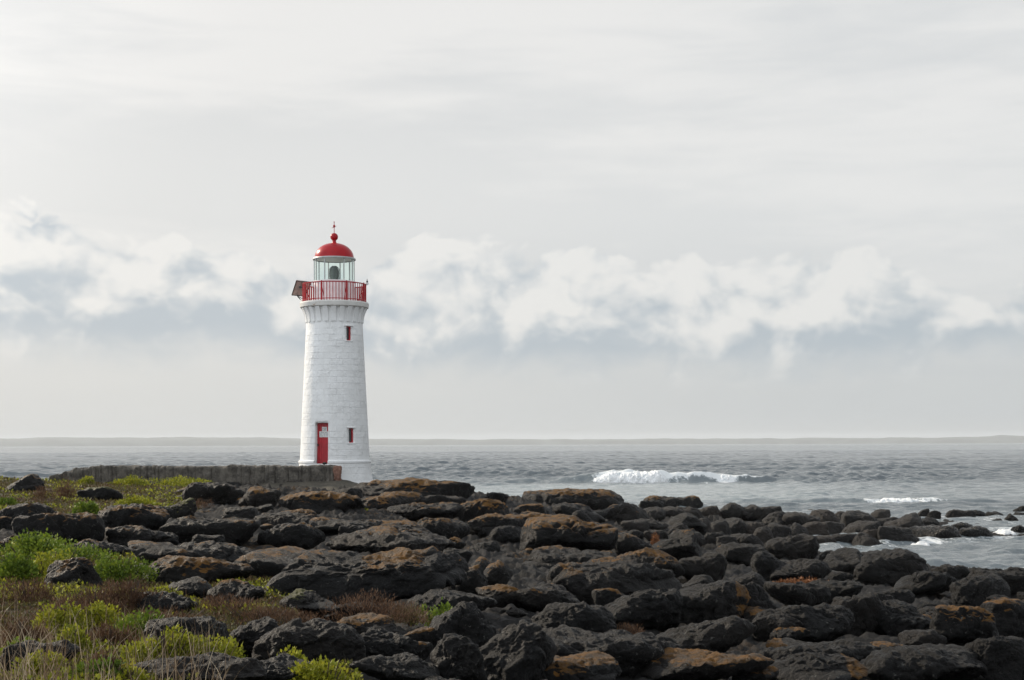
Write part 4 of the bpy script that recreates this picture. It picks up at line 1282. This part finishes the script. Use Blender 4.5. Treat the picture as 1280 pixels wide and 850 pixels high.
def build_wall():
    x0, x1 = wx(62), wx(417); z1 = wz(300, 579.8); z0 = wz(300, 606)
    Wl = empty('stone_wall', ((x0 + x1) / 2, WY, z0)); tag(Wl, 'dark rough stone wall of a causeway leading to the lighthouse door', 'wall')
    ox = (x0 + x1) / 2
    # one sheet over front, top and back: (u along, v around)
    nu, nv = 760, 46
    us = np.linspace(x0, x1, nu)
    path = [(0.0, -0.4), (0.02, 0.0), (0.06, z1 - z0 - 0.06), (0.16, z1 - z0), (1.7, z1 - z0 - 0.03), (1.75, -0.4)]
    sp = np.linspace(0, 1, nv); seg = np.array(path); ln = np.concatenate([[0], np.cumsum([0.4, 0.66, 0.12, 0.7, 0.5])]); ln /= ln[-1]
    dy = np.interp(sp, ln, seg[:, 0]); dz = np.interp(sp, ln, seg[:, 1])
    U, S = np.meshgrid(us, np.arange(nv), indexing='ij'); U = U.ravel(); S = S.ravel()
    Yd = dy[S]; Zd = dz[S]
    # upright stones of uneven width
    rs = np.random.RandomState(4); edges = [x0]
    while edges[-1] < x1: edges.append(edges[-1] + rs.choice([0.16, 0.22, 0.3, 0.42, 0.6]) * rs.uniform(0.8, 1.25))
    edges = np.array(edges); k = np.searchsorted(edges, U) - 1; k = np.clip(k, 0, len(edges) - 2)
    fr = (U - edges[k]) / (edges[k + 1] - edges[k]); bulge = np.sqrt(np.clip(1 - (2 * fr - 1) ** 2, 0, 1)) ** 0.7
    hgt = rs.uniform(-0.07, 0.03, len(edges) + 1)[k]; out = rs.uniform(0.0, 0.13, len(edges) + 1)[k]
    front = (Yd < 0.3).astype(float)
    P3 = np.stack([U, Yd, Zd], 1)
    nz = fbm(P3 * 2.2, 4); nz2 = fbm(P3 * 7.0, 3)
    Y = WY + Yd - front * (bulge * 0.08 + out + 0.06 * nz + 0.025 * nz2)
    Z = Zd + (Zd > 0.2) * (hgt * bulge + 0.06 * nz + 0.02 * nz2 + 0.03 * (bulge - 1))
    taper = np.interp(U, [x0, wx(95), wx(120)], [0.55, 0.92, 1.0]); Z = np.where(Zd > 0, Z * taper, Z)
    idx = np.arange(nu * nv).reshape(nu, nv)
    Q = np.stack([idx[:-1, :-1], idx[1:, :-1], idx[1:, 1:], idx[:-1, 1:]], -1).reshape(-1, 4)
    mesh_np('masonry', np.stack([U - ox, Y - WY, Z], 1), Q, M_WALL, parent=Wl)
    # reddish end stone
    xe0, xe1 = wx(416.3), wx(426.0); ze1 = wz(420, 580.2); ze0 = wz(420, 599)
    p, Fc, off = rock_shape(xe1 - xe0 + 0.05, 0.8, ze1 - ze0 + 0.2, 5, 77, 'b')
    e = mesh_np('end_stone', p + np.array([(xe0 + xe1) / 2 - ox, 0.22, (ze1 + ze0) / 2 - 0.1 - z0]), Fc, M_ENDST, parent=Wl); e['label'] = 'reddish end stone'
    # sloping ramp skirt in front and to the right
    px = np.linspace(330, 468, 90); rows = 26
    top_py = np.interp(px, [330, 395, 420, 428, 440, 452, 464, 468], [600, 597.5, 596.5, 597.5, 601.5, 605, 607.6, 608.8])
    V = []
    for j in range(rows):
        v = j / (rows - 1)
        for q, tp in zip(px, top_py):
            xx = wx(q); zt = wz(q, tp); yy = WY + 1.1 - 0.9 - 2.2 * v
            zz = zt - 0.55 * v ** 1.3 - 0.05
            V.append((xx, yy, zz))
    V = np.array(V); nzr = fbm(V * 1.3, 4); V[:, 2] += 0.05 * nzr; V[:, 1] += 0.05 * nzr
    # add the back row reaching under the tower plinth
    back = V[:90].copy(); back[:, 1] += 1.6; back[:, 2] += 0.0
    V = np.concatenate([back, V]); idx = np.arange(90 * (rows + 1)).reshape(rows + 1, 90)
    Q = np.stack([idx[:-1, :-1], idx[1:, :-1], idx[1:, 1:], idx[:-1, 1:]], -1).reshape(-1, 4)
    mesh_np('ramp', V - np.array([ox, WY, z0]), Q, M_RAMP, parent=Wl)
build_wall()
def loose_stone():
    p, Fc, off = rock_shape(0.22, 0.2, 0.13, 4, 55, 'r')
    o = mesh_np('stone', p, Fc, M_ROCK, attrs=rock_masks(p, Fc, off, 0.2, 0.1, '-'), loc=(wx(404.5), WY + 0.35, wz(404, 579.4) + 0.055)); tag(o, 'small dark stone lying on the wall before the red door', 'stone')
loose_stone()


# ------------------------------------------------------------------ plants
def leaf_material(name, stops, rough=0.6, trans=0.25):
    m, t, bs = mat(name)
    g = t.node('ShaderNodeNewGeometry')
    r = g.outputs['Random Per Island']
    n = t.noise(g.outputs['Position'], 3.0, 4, 0.6)
    k = t.m('ADD', t.mul(r, 0.62), t.mul(t.step(n, 0.3, 0.7), 0.38), clamp=True)
    c = t.ramp(k, stops)
    t.set(bs.inputs['Base Color'], c); bs.inputs['Roughness'].default_value = rough
    bs.inputs['Specular IOR Level'].default_value = 0.25
    tl = t.node('ShaderNodeBsdfTranslucent', {'Color': c})
    mx = t.node('ShaderNodeMixShader', {0: trans, 1: bs.outputs[0], 2: tl.outputs[0]})
    t.l.new(mx.outputs[0], t.n['Material Output'].inputs['Surface'])
    return m
M_GREEN = leaf_material('succulent_green', [(0, (0.045, 0.075, 0.012)), (0.5, (0.12, 0.18, 0.018)), (1, (0.26, 0.30, 0.032))])
M_YGREEN = leaf_material('succulent_yellow_green', [(0, (0.08, 0.10, 0.012)), (0.5, (0.25, 0.265, 0.022)), (1, (0.46, 0.42, 0.035))])
M_OLIVE = leaf_material('olive_growth', [(0, (0.035, 0.032, 0.012)), (0.5, (0.085, 0.075, 0.022)), (1, (0.15, 0.125, 0.035))])
M_RUST = leaf_material('rusty_twigs', [(0, (0.030, 0.016, 0.010)), (0.5, (0.10, 0.054, 0.031)), (1, (0.24, 0.145, 0.085))])
M_STRAW = leaf_material('dry_straw', [(0, (0.07, 0.045, 0.03)), (0.5, (0.20, 0.14, 0.09)), (1, (0.50, 0.42, 0.30))])
M_STEM = plain('brown_stem', (0.06, 0.04, 0.028), 0.85, var=0.3, scale=20)
M_ORANGEP = leaf_material('orange_seaweed', [(0, (0.09, 0.035, 0.015)), (0.5, (0.22, 0.09, 0.035)), (1, (0.36, 0.17, 0.08))])


def cards(P, Nn, size, asp, seed, lean=0.5, bend=0.0):
    """small pointed leaves at points P with outward directions Nn: six-vertex folded blades"""
    rs = np.random.RandomState(seed); n = len(P)
    d = Nn + rs.normal(size=(n, 3)) * lean; d /= np.linalg.norm(d, axis=1)[:, None]
    s = np.cross(d, rs.normal(size=(n, 3))); s /= np.maximum(np.linalg.norm(s, axis=1)[:, None], 1e-6)
    u = np.cross(s, d)
    L = (size * rs.uniform(0.6, 1.35, n))[:, None]; W = L * asp
    b = P; m1 = P + d * L * 0.45
    V = np.stack([b, m1 + s * W * 0.5 + u * W * 0.12, P + d * L + u * L * bend, m1 - s * W * 0.5 + u * W * 0.12], 1).reshape(-1, 3)
    Q = np.arange(n * 4).reshape(n, 4)
    return V, Q

def dome_points(w, d, h, n, seed, lumps=7, inner=0.35):
    """points over an uneven low crown made of several mounds"""
    rs = np.random.RandomState(seed)
    cs = np.stack([rs.uniform(-0.36, 0.36, lumps) * w, rs.uniform(-0.36, 0.36, lumps) * d, np.zeros(lumps)], 1)
    rad = rs.uniform(0.22, 0.42, lumps)
    hh = rs.uniform(0.55, 1.0, lumps) * h; hh[0] = h
    cs[0, :2] *= 0.4
    k = rs.randint(0, lumps, n)
    v = rs.normal(size=(n, 3)); v[:, 2] = np.abs(v[:, 2]); v /= np.linalg.norm(v, axis=1)[:, None]
    r = rs.uniform(inner, 1.0, n) ** 0.5 * (1 + 0.25 * pnoise(v * 3 + k[:, None] * 5.1))
    P = cs[k] + v * r[:, None] * np.stack([rad[k] * w, rad[k] * d, hh[k]], 1)
    return P, v

def shrub(name, label, cat, group, px0, px1, yt, yb, M, n, size, asp, seed, lean=0.7, up=0.0, stems=True, depth=0.7, dx=None):
    pxc = (px0 + px1) / 2
    x, D, g = dx or hit(pxc, yb - 1)
    w = (px1 - px0) / F * D; h = max((yb - yt) / F * D, 0.08); d = w * depth
    root = empty(name, (x, D + d * 0.3, g - 0.05)); tag(root, label, cat, group)
    P, v = dome_points(w, d, h, n, seed)
    nn = v * np.array([1, 1, 1]) + np.array([0, 0, up])
    V, Q = cards(P, nn, size, asp, seed + 1, lean)
    mesh_np('foliage', V, Q, M, parent=root, smooth=False)
    if stems:
        rs = random.Random(seed); bm = bmesh.new()
        for _ in range(14):
            a = rs.uniform(0, 2 * PI); e = Vector((math.cos(a) * w * 0.4 * rs.random(), math.sin(a) * d * 0.4 * rs.random(), h * rs.uniform(0.6, 1.0)))
            add_tube(bm, (e.x * 0.3, e.y * 0.3, -0.03), e, max(0.004, 0.012 * h), 5)
        obj_bm('stem', bm, M_STEM, root)
    return root

GB = 'green succulent bushes on the left'
BB = 'rusty dry shrubs'
def build_plants():
    G = [  # px0 px1 ytop ybot material n leafsize label
        (-8, 72, 662, 692, M_GREEN, 2600, 0.045, 'bright green dense bush behind the light green mat'),
        (-10, 42, 686, 722, M_GREEN, 2200, 0.04, 'dark green bush at the left edge below the bright one'),
        (20, 92, 684, 718, M_YGREEN, 2600, 0.03, 'light yellow-green mat in front of the tilted slab'),
        (50, 120, 676, 698, M_GREEN, 1800, 0.035, 'green bush spreading right of the bright dense bush'),
        (103, 172, 688, 722, M_GREEN, 2600, 0.035, 'green spiky clump right of the tilted brownish slab'),
        (86, 118, 622, 640, M_GREEN, 1200, 0.06, 'small green tuft between the grey and dark rocks'),
        (144, 190, 616, 631, M_YGREEN, 1400, 0.06, 'yellow-green tuft on the moss beside the moss-topped rock'),
        (-4, 20, 616, 630, M_GREEN, 700, 0.06, 'small green tuft at the left edge above the rough grey rock'),
        (136, 182, 591, 604, M_YGREEN, 1300, 0.07, 'yellow-green cushion under the left part of the wall'),
        (182, 250, 593, 605, M_YGREEN, 1500, 0.07, 'wide yellow-green cushion under the middle of the wall'),
        (96, 120, 592, 602, M_YGREEN, 700, 0.07, 'small yellow cushion at the wall\'s left foot'),
        (0, 24, 580, 592, M_GREEN, 700, 0.08, 'green tuft on the skyline left of the wall'),
        (32, 60, 582, 594, M_GREEN, 800, 0.08, 'green tuft next to the wall\'s far left end'),
        (350, 372, 640, 650, M_GREEN, 500, 0.06, 'small green patch on the rocks below the wall\'s end'),
        (436, 456, 630, 638, M_YGREEN, 350, 0.05, 'tiny yellow-green tuft below the lighthouse'),
        (50, 98, 752, 784, M_YGREEN, 2600, 0.028, 'low yellow-green bush behind the dry stems'),
        (66, 106, 778, 816, M_YGREEN, 2600, 0.026, 'bright yellow-green bush over the half hidden rock'),
        (150, 210, 764, 800, M_GREEN, 3000, 0.028, 'leafy green bush left of the rough black rock'),
        (164, 240, 786, 826, M_YGREEN, 3600, 0.027, 'largest yellow-green bush in front of the rough black rock'),
        (228, 292, 798, 826, M_YGREEN, 2400, 0.026, 'yellow-green sprig bush right of the largest one'),
        (330, 374, 812, 842, M_YGREEN, 2400, 0.024, 'bright yellow bush in a gap at the bottom'),
        (374, 432, 824, 856, M_YGREEN, 2800, 0.024, 'pale yellow-green bush at the bottom edge'),
        (524, 566, 756, 778, M_GREEN, 1400, 0.035, 'green grass tuft right of the rusty band'),
        (8, 56, 796, 822, M_GREEN, 1900, 0.03, 'dull green bush low in the dry grass'),
        (92, 132, 752, 776, M_YGREEN, 2000, 0.026, 'small yellow-green bush between the rusty strip and the thicket'),
        (30, 74, 812, 838, M_YGREEN, 2000, 0.025, 'yellow-green bush before the half hidden rock in the dry grass'),
        (96, 150, 822, 852, M_GREEN, 2400, 0.026, 'green bush low at the bottom among pale stems'),
        (150, 176, 828, 856, M_YGREEN, 1300, 0.024, 'small yellow-green sprig at the bottom by the flat rock'),
    ]
    k = 300
    for a in G:
        k += 1
        far = a[3] < 660
        ex = 0 if far else (a[1] - a[0]) * 0.10
        shrub('green_shrub', a[7], 'shrub', GB, a[0] - ex, a[1] + ex, a[2] - ex * (0.4 if a[3] < 760 else 1.3), a[3], a[4], a[5], a[6] * 1.25, 0.62, k, 0.6, 0.35, not far)
    B = [
        (118, 200, 716, 760, 4200, 0.05, 'biggest rounded rusty shrub behind the dark rounded rock'),
        (66, 150, 726, 760, 3600, 0.045, 'rusty shrub left of the biggest rounded one'),
        (-8, 62, 716, 752, 3200, 0.045, 'rusty shrub at the left edge under the dark green bush'),
        (30, 120, 744, 772, 3000, 0.04, 'low rusty shrub above the yellow-green bushes'),
        (150, 262, 755, 776, 3200, 0.035, 'flat rusty strip in front of the dark rounded rock'),
        (244, 328, 736, 766, 3000, 0.045, 'twiggy pale brown shrub beside the small smooth rock'),
        (258, 385, 752, 776, 3600, 0.035, 'flat rusty strip behind the black foreground hump'),
        (396, 520, 738, 778, 5200, 0.045, 'wide rusty shrub in the crevice of the centre rocks'),
        (486, 540, 752, 776, 1800, 0.04, 'olive-rust shrub joining the green grass tuft'),
        (66, 96, 592, 620, 1500, 0.10, 'brown dead shrub below the left end of the wall'),
        (40, 70, 602, 622, 1200, 0.09, 'brown low shrub left of the dead one by the wall'),
        (238, 264, 620, 632, 700, 0.07, 'rusty patch under the dark round rock'),
        (745, 804, 778, 798, 1900, 0.04, 'reddish grass tuft in the rock gap right of centre'),
        (100, 170, 772, 812, 3600, 0.045, 'dark brown thicket between the yellow-green bushes'),
        (-8, 50, 764, 806, 3000, 0.045, 'dark brown thicket at the left edge'),
        (104, 160, 806, 850, 3200, 0.04, 'brown thicket at the bottom beside the flat black rock'),
    ]
    for a in B:
        k += 1
        M = M_OLIVE if 'olive' in a[6] else M_RUST
        shrub('dry_shrub', a[6], 'shrub', BB, a[0], a[1], a[2], a[3], M, a[4], a[5], 0.14, k, 0.55, 0.9, a[3] > 660)
    S = [(812, 824, 664, 680, 500, 0.06, 'reddish plant clinging beside the black tilted rock'),
         (972, 1034, 722, 733, 1100, 0.06, 'orange dried seaweed strewn on the rough low shelf'),
         (1228, 1264, 750, 772, 700, 0.05, 'orange seaweed draped over the dark right-edge rock')]
    for a in S:
        k += 1
        x, D, g = hit((a[0] + a[1]) / 2, a[3])
        hgt = EYE - (a[3] - horizon(a[0])) / F * (D - 0.15)
        shrub('seaweed_clump', a[6], 'seaweed', None, a[0], a[1], a[2], a[3], M_ORANGEP, a[4], a[5], 0.35, k, 0.9, 0.1, False, 0.4, dx=(x, D - 0.15, hgt))
build_plants()


def blades(n, region, hmin, hmax, width, seed, name, label, M, cat):
    """thin curved stems rooted on the land"""
    rs = np.random.RandomState(seed)
    az = rs.uniform(region[0], region[1], n); D = np.exp(rs.uniform(math.log(region[2]), math.log(region[3]), n))
    x = az * D; y = D
    keep = region[4](x, y, rs); x, y = x[keep], y[keep]; n = len(x)
    z = land(x, y) - 0.12
    a = rs.uniform(0, 2 * PI, n); bend = rs.uniform(0.05, 0.55, n); h = rs.uniform(hmin, hmax, n)
    dx, dy = np.cos(a), np.sin(a); fa = rs.uniform(0, PI, n)
    sx, sy = np.cos(fa) * width, np.sin(fa) * width
    V = []; 
    lev = [(0, 1.0), (0.4, 0.85), (0.75, 0.6), (1.0, 0.15)]
    for t, ww in lev:
        cx = x + dx * h * bend * t * t; cy = y + dy * h * bend * t * t; cz = z + h * t * (1 - 0.25 * bend * t)
        V.append(np.stack([cx - sx * ww, cy - sy * ww, cz], 1)); V.append(np.stack([cx + sx * ww, cy + sy * ww, cz], 1))
    V = np.stack(V, 1).reshape(-1, 3)
    b = np.arange(n)[:, None] * 8
    Q = np.concatenate([b + np.array([[0, 1, 3, 2]]), b + np.array([[2, 3, 5, 4]]), b + np.array([[4, 5, 7, 6]])])
    o = mesh_np(name, V, Q, M, smooth=False); tag(o, label, cat, kind='stuff')

def build_grass():
    def near_left(x, y, rs):
        p = np.stack([x * 1.1, y * 0.8, 0 * x], 1)
        return (veg_amount(x, y) > 0.3) & (pnoise(p) + 0.35 * rs.normal(size=len(x)) > -0.15)
    blades(1700, (-0.40, -0.20, 8.2, 13.0, near_left), 0.18, 0.52, 0.0030, 61, 'dry_grass', 'dry brown grass stems in the near left corner', M_STRAW, 'grass')
    def mid(x, y, rs): return (veg_amount(x, y) > 0.3) & (rs.rand(len(x)) < 0.8)
    blades(1700, (-0.40, -0.13, 12.0, 24.0, mid), 0.08, 0.26, 0.003, 62, 'brown_undergrowth', 'short brown undergrowth between the bushes on the left', M_RUST, 'undergrowth')
    # creeping cover: tiny leaves hugging the soil, three kinds in patches
    for q, (M, nm, lab, lo, hi) in enumerate(((M_OLIVE, 'ground_cover', 'low olive ground cover creeping over the soil on the left', -9, 9),
                                    (M_YGREEN, 'mossy_cover', 'patches of low yellow-green growth on the soil on the left', 0.07, 9),
                                    (M_RUST, 'rusty_cover', 'patches of low rusty growth on the soil on the left', -9, 0.0))):
        rs = np.random.RandomState(9 + q)
        n = (150000, 150000, 170000)[q]
        az = rs.uniform(-0.42, 0.02, n); D = np.exp(rs.uniform(math.log(8.0), math.log(66), n)); x = az * D; y = D
        v = veg_amount(x, y); p = np.stack([x * 0.55, y * 0.40, 0 * x + 8], 1)
        f = fbm(p, 3) + 0.10 * rs.normal(size=n)
        keep = (v > 0.3) & (f > lo) & (f < hi)
        if q == 0: keep &= rs.rand(n) < 0.8
        if q == 1: keep &= (y < 24) | (f > 0.26)
        x, y = x[keep], y[keep]; n = len(x)
        P = np.stack([x, y, land(x, y) - 0.06 + 0.11 * fbm(np.stack([x * 0.7, y * 0.7, 0 * x], 1), 3) + rs.uniform(0, 0.09, n) * np.clip(f[keep] * 2 + 0.3, 0, 1)], 1)
        Nn = np.tile([0.0, 0.0, 1.0], (n, 1))
        V, Q = cards(P, Nn, 0.034, (0.6, 0.6, 0.2)[q], 10 + q, 0.9)
        sc = np.repeat(0.75 + y / 26, 4)[:, None]; base = np.repeat(P, 4, axis=0); V = base + (V - base) * sc
        o = mesh_np(nm, V, Q, M, smooth=False); tag(o, lab, 'ground cover', kind='stuff')
build_grass()
